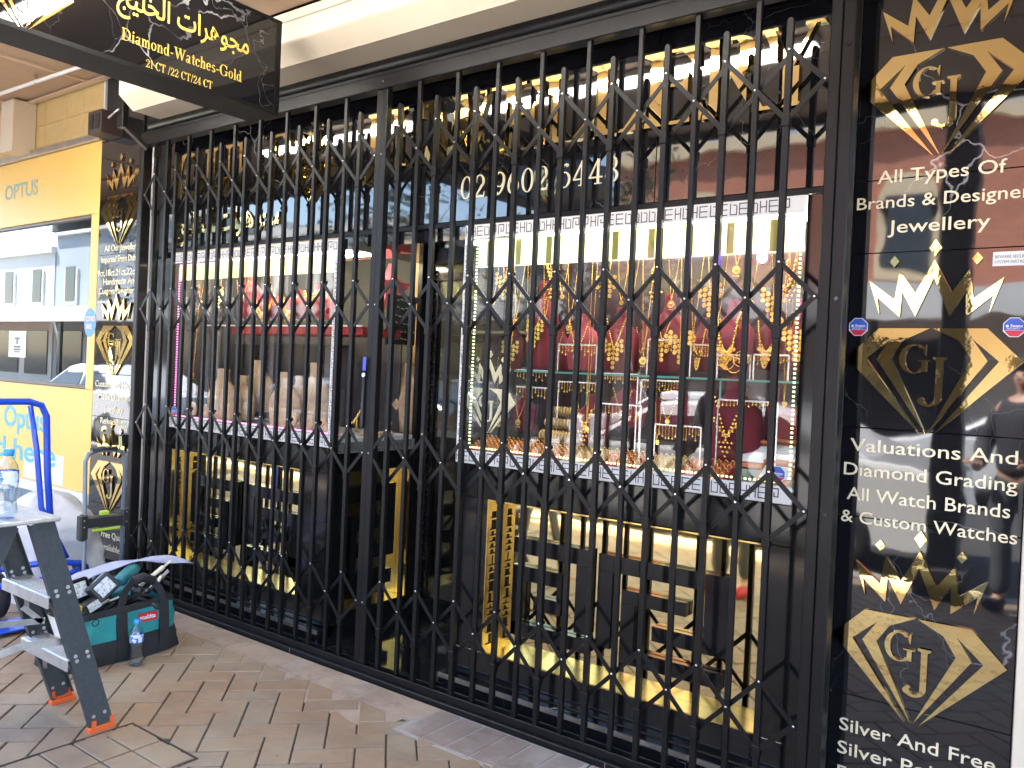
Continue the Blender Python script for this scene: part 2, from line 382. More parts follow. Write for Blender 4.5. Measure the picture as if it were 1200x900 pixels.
    if c == 'm':
        L = stem(.06, k * .8, 0, x, .05, 0) + [rc(.0, .1, x - t, x)]
        for d in (0, .30): L += [arc(.29 + d, .42, .18, .25, k * .75, t * 1.4, 0, 170)] + stem(.35 + d, k * .8, 0, .44, .05, 0)
        return L, .90
    if c == 't': return [rc(.12, .12 + k * .8, .06, .84), rc(.0, .36, x - t, x), arc(.28, .10, .16, .10, k * .5, t * 1.2, 180, 330)], .38
    if c == '-': return [rc(.04, .30, .30, .38)], .36
    if c == '/': return [[(.0, -.05), (.07, -.05), (.38, 1.05), (.31, 1.05)]], .40
    return [], .32
def serif(s, x0, z, cap, y, depth=.004, width=None, sp=.06, mb=None):
    # serif lettering on the plane Y = y facing -Y, each overlapping stroke a hair apart
    mb = mb or MB(); adv = 0
    for ch in s: adv += glyph(ch)[1] + sp
    kx = cap if width is None else width / (adv - sp)
    x = 0
    for ch in s:
        ps, a = glyph(ch)
        for i, q in enumerate(ps):
            mb.prism([(x0 + (x + px) * kx, z + py * cap) for px, py in q], y - depth - i * .00012, y)
        x += a + sp
    return mb

# ------------------------------------------------------------------ the setting: street, pavement, buildings opposite
M_brickp = [mat('clay_paver_%s' % 'abcd'[i], c, .62, col2=c2, nscale=9, bump=.0008, bscale=70, rvar=.08) for i, (c, c2) in enumerate([
    ((.25, .160, .100), (.31, .21, .135)), ((.27, .172, .10), (.21, .145, .10)), ((.225, .155, .105), (.28, .20, .135)), ((.30, .195, .115), (.24, .165, .108))])]
def stain(m, col, scale, lo, hi, amt=.8):
    N = m.node_tree.nodes; L = m.node_tree.links; p = N['Principled BSDF']; g = N.new('ShaderNodeNewGeometry'); n = N.new('ShaderNodeTexNoise'); n.inputs['Scale'].default_value = scale; n.inputs['Detail'].default_value = 5; n.inputs['Roughness'].default_value = .6
    L.new(g.outputs['Position'], n.inputs['Vector']); r = N.new('ShaderNodeMapRange'); r.inputs['From Min'].default_value = lo; r.inputs['From Max'].default_value = hi; r.inputs['To Max'].default_value = amt; L.new(n.outputs[0], r.inputs[0])
    x = N.new('ShaderNodeMix'); x.data_type = 'RGBA'; x.inputs[7].default_value = (*col, 1); L.new(r.outputs[0], x.inputs[0])
    old = p.inputs['Base Color'].links[0].from_socket; L.new(old, x.inputs[6]); L.new(x.outputs[2], p.inputs['Base Color'])
for m_ in M_brickp:
    stain(m_, (.31, .26, .19), 2.3, .42, .68, .75); stain(m_, (.17, .13, .10), 5.0, .52, .72, .55); stain(m_, (.07, .068, .07), 8.5, .70, .74, .6); stain(m_, (.42, .38, .34), 16, .72, .78, .5)
M_joint = mat('paver_joint_sand', (.055, .042, .035), .9)
M_strip = mat('stained_mortar', (.37, .28, .21), .75, col2=(.26, .19, .14), nscale=5, bump=.0015, bscale=40, mid=(.4, .65))
M_slab = mat('inlaid_stone', (.26, .20, .17), .6, col2=(.19, .15, .135), nscale=8, bump=.0008, bscale=50)
for m_ in (M_strip, M_slab): stain(m_, (.36, .32, .29), 3.5, .50, .66, .7); stain(m_, (.13, .10, .085), 6, .55, .70, .7)
M_asph = mat('asphalt', (.05, .05, .052), .85, col2=(.065, .063, .06), nscale=20, bump=.002, bscale=150)
M_conc = mat('concrete', (.36, .34, .31), .8, col2=(.28, .27, .25), nscale=6)
M_farpave = mat('far_pavement', (.38, .25, .18), .75, col2=(.30, .20, .15), nscale=3)

gm = MB(); gm.box(-400, 400, -400, 400, -.6, -.16); struct('ground', gm, M_asph)
gm = MB(); gm.box(-90, 90, -9.0, -1.2, -.158, -.13); struct('road', gm, M_asph)
gm = MB(); gm.box(-90, 90, -1.2, -1.05, -.156, .0); gm.box(-90, 90, -9.15, -9.0, -.156, .0); struct('kerb', gm, M_conc)
gm = MB(); gm.box(-90, 90, -14, -9.154, -.156, -.003); struct('far_pavement', gm, M_farpave)
gm = MB()
for i in range(-16, 17): gm.box(i * 5, i * 5 + 2.4, -5.14, -5.04, -.1299, -.126)
struct('lane_marking', gm, M_white)
pave = MB(); pave.box(-90, 90, -1.046, 2.80, -.156, -.008); pave.box(-90, 90, 2.802, 10, -.156, -.009); pv = struct('pavement', pave, M_joint)

# herringbone clay pavers at 45 degrees to the shop front, 120 x 240
Wp = .12; A0 = -.671; B0 = 3.765; q2 = math.sqrt(.5)
def ab2xy(a, b): return ((a - b) * q2, (a + b) * q2)
def brick_mesh(vert):
    mb = MB(); g = .0035
    if vert: mb.bbox(g, Wp - g, g, 2 * Wp - g, -.05, 0, .003)
    else: mb.bbox(g, 2 * Wp - g, g, Wp - g, -.05, 0, .003)
    return mb
lid = [(-3.20, 1.20), (-3.20, 1.815), (-2.74, 1.815), (-2.74, 1.20)]           # access lid with bricks laid square
bricks = []; rest = []
for i in range(-110, 50):
    for j in range(-60, 60):
        r = (i - j) % 4
        if r not in (0, 3): continue
        a = A0 + i * Wp; b = B0 + j * Wp
        ca, cb = (a + Wp, b + Wp / 2) if r == 0 else (a + Wp / 2, b + Wp)
        x, y = ab2xy(ca, cb)
        if not (-9.5 < x < 3 and -1.0 < y < 2.58): continue
        if -3.11 < x < -2.83 and 1.29 < y < 1.73: continue
        bricks.append((x, y, a, b, r))
def bdist(t): return (t[0] ** 2 + t[1] ** 2) ** .5 if (t[1] > .9 and -6.5 < t[0] < -.9 and t[0] < -1.05 * t[1] + .55) else 99
bricks.sort(key=bdist)
bm_h = brick_mesh(False).mesh('brick', None); bm_v = brick_mesh(True).mesh('brick', None)
bmesh_m = {}
for r, src in ((0, bm_h), (3, bm_v)):
    for k in range(4):
        me = src.copy(); me.materials.clear(); me.materials.append(M_brickp[k]); bmesh_m[(r, k)] = me
restmb = {k: MB() for k in range(4)}
nb = 0
for t in bricks:
    x, y, a, b, r = t; k = random.choice((0, 0, 1, 2, 2, 3))
    if bdist(t) < 90 and nb < 285:
        ox, oy = ab2xy(a, b)
        o = link('brick', bmesh_m[(r, k)], pv, (ox, oy, random.uniform(-.0025, .0008)))
        o.rotation_euler = (random.uniform(-.006, .006), random.uniform(-.006, .006), math.pi / 4); nb += 1
    else:
        src = brick_mesh(r == 3); c45 = Matrix.Rotation(math.pi / 4, 3, 'Z'); ox, oy = ab2xy(a, b); dz = random.uniform(-.002, .0005)
        src.v = [c45 @ v + Vector((ox, oy, dz)) for v in src.v]; restmb[k].add(src.v, src.f)
for k in range(4):
    o = struct('far_bricks', restmb[k], M_brickp[k], pv); o['kind'] = 'stuff'
# square-laid pavers of the lid, dark frame
lm = MB(); lm.box(-3.33, -2.62, 1.08, 1.925, -.02, -.0065); o = part('lid_bed', lm, M_joint, pv)
fr = MB()
for x in (-3.203, -2.743): fr.box(x, x + .006, 1.2, 1.82, -.02, .0025)
fr.box(-3.196, -2.744, 1.813, 1.819, -.02, .0025); part('lid_frame', fr, M_joint, pv)
for iy in range(5):
    for ix in range(2):
        b = MB(); x0 = -3.19 + ix * .222; y0 = 1.21 + iy * .12; b.bbox(x0 + .003, x0 + .217, y0 + .003, y0 + .116, -.05, .0035, .003)
        part('brick', b, random.choice(M_brickp[1::2]), pv)
# rendered edge strip along the shop with hairline joints, and the stone inlaid lid at its right
xs = [-9.5, -7.9, -6.6, -5.4, -4.55, -3.70, -3.05, -2.385]
for i in range(len(xs) - 1):
    b = MB(); b.prism([(xs[i] + .003, 2.60), (xs[i + 1] - .003, 2.60), (xs[i + 1] - .003 + .06, 2.772), (xs[i] + .003 + .06, 2.772)], -.05, .0022 - .0006 * (i % 2), plane='xy'); part('edge_slab', b, M_strip, pv)
e = MB(); e.box(-9.5, -2.43, 2.43, 2.598, -.05, -.0030); part('mortar_edge', e, M_strip, pv)
b = MB(); b.box(-2.385, -1.60, 2.49, 2.775, -.05, .0); part('lid_bed', b, M_conc, pv)
for i in range(6):
    b = MB(); x0 = -2.36 + i * .125; b.bbox(x0, x0 + .117, 2.505, 2.765, -.05, .003, .003); part('slab', b, M_slab, pv)
b = MB(); b.box(-1.59, 3, 2.49, 2.775, -.05, .0015); part('edge_slab', b, M_strip, pv)

# ---- street opposite (seen in the polished tiles, the glass and the gold mirrors)
def brickmat(name, c1, c2, mortar):
    m = bpy.data.materials.new(name); m.use_nodes = True; N = m.node_tree.nodes; L = m.node_tree.links; p = N['Principled BSDF']; p.inputs['Roughness'].default_value = .85
    t = N.new('ShaderNodeTexBrick'); t.inputs['Scale'].default_value = 1; t.inputs['Color1'].default_value = (*c1, 1); t.inputs['Color2'].default_value = (*c2, 1); t.inputs['Mortar'].default_value = (*mortar, 1)
    t.inputs['Brick Width'].default_value = .24; t.inputs['Row Height'].default_value = .086; t.inputs['Mortar Size'].default_value = .01
    tc = N.new('ShaderNodeNewGeometry'); sp = N.new('ShaderNodeSeparateXYZ'); cb = N.new('ShaderNodeCombineXYZ'); ad = N.new('ShaderNodeMath')
    L.new(tc.outputs['Position'], sp.inputs[0]); L.new(sp.outputs[0], ad.inputs[0]); L.new(sp.outputs[1], ad.inputs[1]); L.new(ad.outputs[0], cb.inputs[0]); L.new(sp.outputs[2], cb.inputs[1]); L.new(cb.outputs[0], t.inputs['Vector']); L.new(t.outputs[0], p.inputs['Base Color']); return m
M_rb = brickmat('red_brick', (.52, .17, .095), (.42, .125, .07), (.34, .24, .18))
M_render = mat('pale_render', (.62, .62, .60), .8, col2=(.55, .55, .54), nscale=2)
M_grey = mat('blue_grey_render', (.30, .34, .38), .8)
M_trim = mat('sandstone_trim', (.62, .50, .33), .8)
M_wdark = mat('far_window_pane', (.03, .035, .04), .08)
M_roof = mat('dark_roof', (.05, .05, .055), .8)
M_awn = mat('dark_green_awning', (.03, .07, .055), .6)
def far_shop(name, x0, x1, h, wallm, trim, label, cat='building', arch=False, awn=M_render, yb=-14.0):
    t = thing(name, label, cat, ((x0 + x1) / 2, yb - 4, -.003))
    b = MB(); b.box(x0, x1, yb - 8, yb, -.003, h); part('wall', b, wallm, t)
    if arch: b = MB(); b.box(x0, x1, yb + .0005, yb + .0025, -.003, 3.04); b.box(x0, x1, yb + .0005, yb + .0025, 3.23, 3.7); part('added_bright_wall', b, M_render, t)  # pale cladding added to brighten what the gold emblems mirror
    b = MB(); b.box(x0 - .12, x1 + .12, yb - 8.1, yb + .25, h, h + .3); part('parapet', b, trim, t)
    n = max(1, int((x1 - x0) / (4.6 if arch else 3)))
    for i in range(n):
        cx = x0 + (x1 - x0) * (i + .5) / n
        b = MB(); b.box(cx - .65, cx + .65, yb + .002, yb + .10, 3.9, 5.7)
        if arch: b.lathe([(.65, .002), (.65, .10)], (cx, yb, 5.7), 20, False, ax='y')
        f = part('window', b, trim, t)
        b = MB(); b.box(cx - .48, cx + .48, yb + .102, yb + .13, 4.1, 5.8); part('pane', b, M_wdark, f)
        b = MB(); b.box(cx - 1.25, cx + 1.25, yb + .003, yb + .06, .35, 2.6); f = part('shop_window', b, M_wdark, t)
    b = MB(); b.box(x0 + .05, x1 - .05, yb + .01, yb + 3.1, 3.05, 3.22); b.box(x0 + .05, x1 - .05, yb + 2.95, yb + 3.11, 2.85, 3.5); part('awning', b, awn, t)
    for i in range(3):
        px = x0 + .4 + (x1 - x0 - .8) * i / 2; b = MB(); b.box(px - .06, px + .06, yb + 2.8, yb + 2.92, -.003, 3.05); part('post', b, M_rail, t)
    return t
far_shop('brick_building', -11.5, 3.5, 7.3, M_rb, M_trim, 'red brick corner building with arched windows across the road, mirrored in the black tiles', arch=True, awn=M_render)
far_shop('rendered_building', -19.5, -11.6, 5.4, M_grey, M_trim, 'blue grey two storey shop row across the road beside the brick building')
far_shop('rendered_building', -30, -19.6, 6.2, M_render, M_render, 'pale shop row across the road with white parapet, left of the blue grey one')
far_shop('rendered_building', -44, -30.1, 7.4, M_grey, M_render, 'long grey shop row across the road with white window surrounds')
far_shop('rendered_building', -64, -44.2, 6.6, M_render, M_render, 'farthest white shop row across the road at the left end')
far_shop('rendered_building', 3.7, 16, 6.4, M_render, M_trim, 'pale rendered shop row across the road right of the brick building')

M_leaf = [mat('leaf_green_' + s, c, .6) for s, c in (('dark', (.035, .06, .02)), ('mid', (.06, .095, .03)), ('light', (.10, .13, .045)))]
M_bark = mat('bark', (.10, .075, .055), .9, col2=(.06, .045, .035), nscale=12)
def tree(x, y, h, label):
    t = thing('street_tree', label, 'tree', (x, y, -.05))
    b = MB(); b.tube([(x, y, -.05), (x + .05, y, h * .25), (x - .05, y + .03, h * .45)], [.16, .12, .09], 8)
    for k in range(7):
        a = k * .9; b.tube([(x - .05, y, h * .40), (x + math.cos(a) * h * .12, y + math.sin(a) * h * .12, h * .6), (x + math.cos(a) * h * .24, y + math.sin(a) * h * .24, h * .8)], [.06, .035, .012], 5)
    part('trunk', b, M_bark, t)
    rr = random.Random(int(x * 10)); cl = [MB(), MB(), MB()]
    for k in range(26):
        a = rr.uniform(0, 6.28); rad = rr.uniform(.05, .30) * h; cz = h * rr.uniform(.48, .95); c = Vector((x + math.cos(a) * rad, y + math.sin(a) * rad, cz)); q = cl[k % 3]
        for n in range(70):
            d = Vector((rr.gauss(0, 1), rr.gauss(0, 1), rr.gauss(0, .8))) * h * .055; p = c + d
            u = Vector((rr.uniform(-1, 1), rr.uniform(-1, 1), rr.uniform(-1, 1))).normalized() * .10; v = u.orthogonal().normalized() * .05
            q.add([p - u, p + v, p + u, p - v], [(0, 1, 2, 3)])
    cr = part('crown', cl[0], M_leaf[0], t)
    for i in (1, 2):
        o = link('foliage', cl[i].mesh('foliage', M_leaf[i], wloc(t)), cr)
for x, y, h, l in ((-9.5, -9.9, 6.2, 'leafy street tree on the far pavement before the brick building'), (-15.5, -9.9, 7.2, 'taller street tree on the far pavement before the blue grey shops'),
                   (-25, -9.9, 6.6, 'street tree on the far pavement before the pale shop row')):
    tree(x, y, h, l)

M_carw = mat('white_car_paint', (.80, .80, .80), .25, coat=1)
M_carg = mat('grey_car_paint', (.20, .21, .23), .25, .5, coat=1)
M_tyre = mat('tyre_rubber', (.018, .018, .018), .75, bump=.0008, bscale=80)
M_lamp = mat('car_lamp', (.6, .6, .6), .1)
def car(x, y, m, label):
    t = thing('parked_car', label, 'car', (x, y, -.13))
    prof = [(-2.15, .35), (-2.2, .7), (-2.0, .92), (-1.25, 1.0), (-.55, 1.42), (.75, 1.46), (1.55, 1.05), (2.1, .98), (2.2, .6), (2.15, .32)]
    b = MB()
    low = [(-2.15, .28), (-2.2, .68), (-2.05, .90), (-1.2, .99), (1.6, 1.03), (2.12, .95), (2.2, .58), (2.15, .28)]
    b.prism(low, -.88, .88, (0, 0, 0)); cab = [(-1.2, .985), (-.5, 1.40), (-.2, 1.45), (.7, 1.45), (.95, 1.40), (1.62, 1.02)]
    n = len(cab)
    vs = [(p[0], -.86 + (.16 if p[1] > 1.2 else 0), p[1]) for p in cab] + [(p[0], .86 - (.16 if p[1] > 1.2 else 0), p[1]) for p in cab]
    c2 = MB(); c2.add(vs, [tuple(range(n)), tuple(range(2 * n - 1, n - 1, -1))] + [(i, i + n, (i + 1) % n + n, (i + 1) % n) for i in range(n)])
    b.add(c2.v, c2.f); bo = lpart('body', b, m, t); bv = bo.modifiers.new('b', 'BEVEL'); bv.width = .05; bv.segments = 2
    for s in (-1, 1):
        w = MB()
        w.add([(-1.0, s * .865, 1.03), (-.48, s * .735, 1.34), (.15, s * .72, 1.37), (.15, s * .865, 1.04)], [(0, 1, 2, 3)])
        w.add([(.22, s * .865, 1.04), (.22, s * .72, 1.37), (.80, s * .735, 1.34), (1.35, s * .865, 1.05)], [(0, 1, 2, 3)]); lpart('side_window', w, M_wdark, t)
    w = MB(); w.add([(-1.20, -.7, 1.02), (-1.20, .7, 1.02), (-.55, .62, 1.40), (-.55, -.62, 1.40)], [(0, 1, 2, 3)]); lpart('windscreen', w, M_wdark, t)
    for sx in (-1.35, 1.35):
        for s in (-1, 1):
            w = MB(); w.lathe([(.20, -.1), (.31, -.1), (.33, -.05), (.33, .05), (.31, .1), (.20, .1)], (sx, s * .80, .33), 20, ax='y'); wo = lpart('wheel', w, M_tyre, t)
            w = MB(); w.lathe([(.05, .0), (.20, .0), (.20, .105)], (sx, s * .80, .33), 16, ax='y') if s > 0 else w.lathe([(.05, .0), (.20, .0), (.20, -.105)], (sx, s * .80, .33), 16, ax='y'); lpart('rim', w, M_alu, wo)
    for s in (-1, 1):
        w = MB(); w.box(-2.215, -2.10, s * .75 - .12, s * .75 + .12, .66, .80); lpart('headlight', w, M_lamp, t)
    return t
car(-3.3, -2.3, M_carw, 'white hatchback parked at the near kerb behind the photographer')
car(-9.2, -2.3, M_carg, 'grey hatchback parked at the near kerb left of the white one')
car(-15.5, -2.3, M_carw, 'white hatchback parked at the near kerb farthest left')
car(2.6, -2.3, M_carg, 'grey hatchback parked at the near kerb right of the white one')

car(-.9, -8.1, M_carw, 'white hatchback parked across the road before the brick building')
car(-6.2, -8.1, M_carw, 'white hatchback parked across the road, left of the other white one')
car(-12.2, -8.1, M_carg, 'grey hatchback parked across the road before the blue grey shops')
# person standing beside the photographer, seen in the mirrors
def skinned(name, verts, edges, radii, m, parent, sub=2):
    me = bpy.data.meshes.new(name); me.from_pydata(verts, edges, []); me.materials.append(m)
    o = link(name, me, parent); sk = o.modifiers.new('skin', 'SKIN'); sk.use_smooth_shade = True
    for i, r in enumerate(radii): me.skin_vertices[0].data[i].radius = (r if isinstance(r, tuple) else (r, r))
    me.skin_vertices[0].data[0].use_root = True
    if sub: o.modifiers.new('sub', 'SUBSURF').levels = sub; o.modifiers['sub'].render_levels = sub
    return o
M_skin = mat('skin', (.55, .33, .24), .5); M_vest = mat('purple_puffer_vest', (.10, .06, .16), .5, bump=.004, bscale=20)
M_jean = mat('grey_trousers', (.08, .085, .095), .85); M_shoe = mat('red_shoe', (.55, .03, .03), .4); M_hair = mat('dark_hair', (.02, .015, .012), .6); M_sleeve = mat('dark_sleeve', (.04, .04, .05), .8)
def person(x, y, rz, label, vest, shoe):
    t = thing('person', label, 'person', (x, y, 0), rz=rz)
    V = [(0, 0, .95), (0, 0, 1.12), (0, 0, 1.32), (0, -.01, 1.45), (0, 0, 1.52), (0, .02, 1.60), (0, .02, 1.70),
         (-.17, 0, 1.40), (-.24, .02, 1.14), (-.20, .20, .98), (-.18, .26, 1.04), (.17, 0, 1.40), (.25, .02, 1.12), (.20, .20, 1.00), (.18, .26, 1.06),
         (-.10, 0, .88), (-.11, .02, .48), (-.11, 0, .08), (-.12, .12, .04), (.10, 0, .88), (.11, .02, .48), (.11, 0, .08), (.12, .12, .04)]
    E = [(0, 1), (1, 2), (2, 3), (3, 4), (4, 5), (5, 6), (3, 7), (7, 8), (8, 9), (9, 10), (3, 11), (11, 12), (12, 13), (13, 14), (0, 15), (15, 16), (16, 17), (17, 18), (0, 19), (19, 20), (20, 21), (21, 22)]
    Rr = [.13, .12, .14, .10, .055, .075, .085, .055, .042, .034, .03, .055, .042, .034, .03, .08, .052, .036, .03, .08, .052, .036, .03]
    b = skinned('body', V, E, Rr, M_skin, t)
    for s in (-1, 1):
        for f, (dx, ln) in enumerate(((-.03, .062), (-.01, .075), (.01, .078), (.03, .066))):
            hx = s * .18 + dx
            skinned('finger', [(hx, .27, 1.05), (hx, .27 + ln * .6, 1.045), (hx, .27 + ln, 1.02)], [(0, 1), (1, 2)], [.009, .008, .007], M_skin, b, 1)
        skinned('thumb', [(s * .18 - s * .04, .25, 1.06), (s * .18 - s * .065, .28, 1.08), (s * .18 - s * .06, .31, 1.08)], [(0, 1), (1, 2)], [.011, .010, .008], M_skin, b, 1)
    skinned('vest', [(0, 0, .90), (0, 0, 1.08), (0, 0, 1.30), (0, -.01, 1.42), (-.13, 0, 1.42), (.13, 0, 1.42)], [(0, 1), (1, 2), (2, 3), (3, 4), (3, 5)], [(.17, .14), (.18, .15), (.20, .16), .12, .08, .08], vest, t)
    for s in (-1, 1):
        skinned('sleeve', [(s * .17, 0, 1.41), (s * .245, .02, 1.14), (s * .205, .17, 1.0)], [(0, 1), (1, 2)], [.07, .056, .046], M_sleeve, t)
        skinned('trouser_leg', [(s * .06, 0, .96), (s * .105, 0, .82), (s * .11, .02, .48), (s * .11, 0, .10)], [(0, 1), (1, 2), (2, 3)], [.11, .10, .072, .062], M_jean, t)
        skinned('shoe', [(s * .11, -.06, .045), (s * .115, .04, .045), (s * .12, .16, .035)], [(0, 1), (1, 2)], [.045, .048, .038], shoe, t)
    h = MB(); h.ball((0, .0, 1.70), .105, 14, 8, 1.15); h.v = [v if not (v.y > .04 and v.z < 1.74) else Vector((v.x * .8, .04, v.z)) for v in h.v]; rh = random.Random(3); h.v = [v + (v - Vector((0, 0, 1.70))) * rh.uniform(-.06, .08) for v in h.v]; lpart('hair', h, M_hair, t)
    f = MB(); f.ball((-.032, .098, 1.665), .011); f.ball((.032, .098, 1.665), .011); lpart('eyes', f, M_hair, b)
    f = MB(); f.octa((0, .112, 1.63), .018); lpart('nose', f, M_skin, b)
    f = MB(); f.box(-.022, .022, .088, .098, 1.592, 1.602); lpart('mouth', f, M_shoe, b)
    return t
person(-2.2, .42, R_(14), 'person in a purple puffer vest and red shoes facing the shop, seen in the mirrors', M_vest, M_shoe)
person(-.55, -.75, R_(25), 'person in a dark vest and black shoes standing by the kerb behind the photographer', M_sleeve, M_tyre)

# ------------------------------------------------------------------ the jewellery shop
F = 2.955        # face of the black tiles
shop = thing('jewellery_shop', 'jewellery shop front clad in polished black marble tiles with gold niches behind the closed gate', 'shop', (-2.9, F, 0))
# fascia tiles above the windows (2.155 .. 2.97), joint every 1.2 m
fx = [-5.0, -3.93, -2.73, -1.53, -.80]
for i in range(len(fx) - 1):
    b = MB(); b.bbox(fx[i] + .001, fx[i + 1] - .001, F, F + .02, 2.20, 2.99, .0012); part('fascia_tile', b, M_tile, shop)
b = MB(); b.box(-5.0, -.80, F + .004, F + .03, 2.178, 2.1985); part('fascia_trim', b, M_rail, shop)
b = MB(); b.box(-5.9, 1.2, F + .022, F + .12, 2.20, 3.6); b.box(-5.9, -5.36, F + .0225, F + .12, -.0, 2.2); b.box(-.79, -.20, F + .0225, F + .12, -.0, 2.2); part('wall', b, M_blackm, shop)
# pier tiles left and right
zt = [0.0, .461, 1.066, 1.368, 1.956, 2.20, 3.2]
for x0, x1, nm in ((-.775, -.235, 'right'), (-5.895, -5.345, 'left')):
    for i in range(6):
        z1 = zt[i + 1] if nm == 'left' or i < 5 else 2.965
        b = MB(); b.bbox(x0 + .001, x1 - .001, F, F + .02, zt[i] + .001, z1 - .001, .0012)
        o = part('pier_tile', b, M_tile, shop)
b = MB(); b.box(-.780, -.7755, F - .004, F + .02, 0, 2.95); part('pier_edge_trim', b, M_alu, shop)
b = MB(); b.box(-.226, -.14, F - .05, F + .2, 0, 3.2); part('cream_corner_post', b, M_cream, shop)
b = MB(); b.box(-.232, -.2265, F - .006, F + .02, 0, 3.0); part('pier_edge_trim', b, M_alu, shop)
# black column and metal guide at the left of the gate
b = MB(); b.box(-5.344, -5.02, F + .03, F + .09, 0, 2.97); part('black_return', b, M_blackg, shop)
b = MB(); b.bbox(-5.235, -5.165, F - .03, F + .03, .02, 2.93, .006); b.bbox(-5.22, -5.18, F - .036, F - .0305, .02, 2.93, .002); part('shutter_guide', b, M_alu, shop)
b = MB(); b.bbox(-5.11, -5.02, F - .0, F + .03, 2.15, 2.93, .004); part('guide_plate', b, M_rail, shop)
b = MB(); b.bbox(-5.11, -4.955, F - .002, F + .03, .10, 2.14, .003); part('black_column', b, M_blackg, shop)
b = MB(); b.bbox(-.93, -.80, F, F + .05, .10, 2.175, .003); part('black_column', b, M_blackg, shop)

# greek key print: white band with a black maze drawn on it
def keyband(u0, u1, v0, v1, pos, seed, thick=.0012):
    # pos(u, v, d) -> world point; returns (white band, black print)
    rr = random.Random(seed); wb = MB(); ib = MB()
    def quad(mb, a, b, c, d, e): mb.add([pos(a, c, e), pos(b, c, e), pos(b, d, e), pos(a, d, e)], [(0, 1, 2, 3)])
    quad(wb, u0, u1, v0, v1, 0)
    long_u = (u1 - u0) > (v1 - v0); L0, L1, s0, s1 = (u0, u1, v0, v1) if long_u else (v0, v1, u0, u1)
    w = s1 - s0; n = 4; c = w / (n + 1.6); t = c * .34; p = L0 + t
    def bar(l0, l1, a0, a1):
        l0 = max(l0, L0); l1 = min(l1, L1)
        if l1 <= l0: return
        if long_u: quad(ib, l0, l1, a0, a1, thick)
        else: quad(ib, a0, a1, l0, l1, thick)
    while p < L1 - c * 5:
        k = rr.randint(0, 3); S0 = s0 + c * .9
        if k == 0:
            bar(p, p + t, S0, S0 + c * 4); bar(p, p + c * 3, S0 + c * 3.6, S0 + c * 4); bar(p + c * 3 - t, p + c * 3, S0 + c * 1, S0 + c * 4); bar(p + c * 1.3, p + c * 3, S0 + c, S0 + c + t); bar(p + c * 1.3, p + c * 1.3 + t, S0 + c, S0 + c * 2.6)
            p += c * 4
        elif k == 1:
            bar(p, p + t, S0, S0 + c * 4); bar(p, p + c * 2, S0 + c * 1.8, S0 + c * 1.8 + t); bar(p + c * 2, p + c * 2 + t, S0, S0 + c * 4); p += c * 3
        elif k == 2:
            bar(p, p + c * 3, S0, S0 + t); bar(p, p + c * 3, S0 + c * 1.8, S0 + c * 1.8 + t); bar(p, p + c * 3, S0 + c * 3.6, S0 + c * 3.6 + t); bar(p + (0 if rr.random() < .5 else c * 3 - t), p + c * 1.5, S0 + c * .1, S0 + c * .1 + t); bar(p, p + t, S0, S0 + c * 4); p += c * 3.9
        else:
            bar(p, p + t, S0, S0 + c * 4); bar(p, p + c * 2.2, S0, S0 + t); bar(p + c * 2.2, p + c * 2.2 + t, S0, S0 + c * 3.2); bar(p + c, p + c * 2.2, S0 + c * 3.2, S0 + c * 3.2 + t); p += c * 3.2
    return wb, ib
def leds(p0, p1, n, m, name, parent, r=.0035):
    mb = MB(); p0 = Vector(p0); p1 = Vector(p1)
    for i in range(n):
        p = p0.lerp(p1, (i + .5) / n); mb.box(p.x - r, p.x + r, p.y - r, p.y + r, p.z - r, p.z + r)
    o = part(name, mb, m, parent); o['kind'] = 'stuff'; return o

def window_front(x0, x1, zb, zt_, ledm, seed, band_top=True, bands='LRTB'):
    g = MB(); g.box(x0, x1, F + .004, F + .012, zb, zt_); gl = part('window_glass', g, M_glass, shop)
    bw = .062; y = F + .002
    specs = []
    if 'T' in bands: specs.append((x0, x1, zt_ - bw, zt_))
    if 'B' in bands: specs.append((x0, x1, zb, zb + bw))
    if 'L' in bands: specs.append((x0, x0 + .045, zb + bw, zt_ - bw))
    if 'R' in bands: specs.append((x1 - .045, x1, zb + bw, zt_ - bw))
    for i, (a, b, c, d) in enumerate(specs):
        wb, ib = keyband(a, b, c, d, lambda u, v, e: (u, y - e, v), seed + i)
        o = part('greek_key_band', wb, M_decal, shop); k = link('key_print', ib.mesh('key_print', M_ink, wloc(shop) + Vector((0, 0, 0))), o); k.location = (0, 0, 0); k['kind'] = 'stuff'
    yy = F + .03
    leds((x0 + .05, yy, zt_ - bw - .008), (x1 - .05, yy, zt_ - bw - .008), int((x1 - x0) / .019), ledm, 'led_strip', shop)
    leds((x0 + .055, yy, zb + bw + .01), (x1 - .05, yy, zb + bw + .01), int((x1 - x0) / .019), ledm, 'led_strip', shop)
    for x in (x0 + .055, x1 - .02): leds((x, yy, zb + bw + .02), (x, yy, zt_ - bw - .02), int((zt_ - zb) / .019), ledm, 'led_strip', shop)
    return gl
window_front(-2.50, -.935, 1.075, 2.175, M_ledgr, 3, bands='TLB')
window_front(-4.955, -3.352, 1.06, 2.165, M_ledm, 21, bands='TRB')
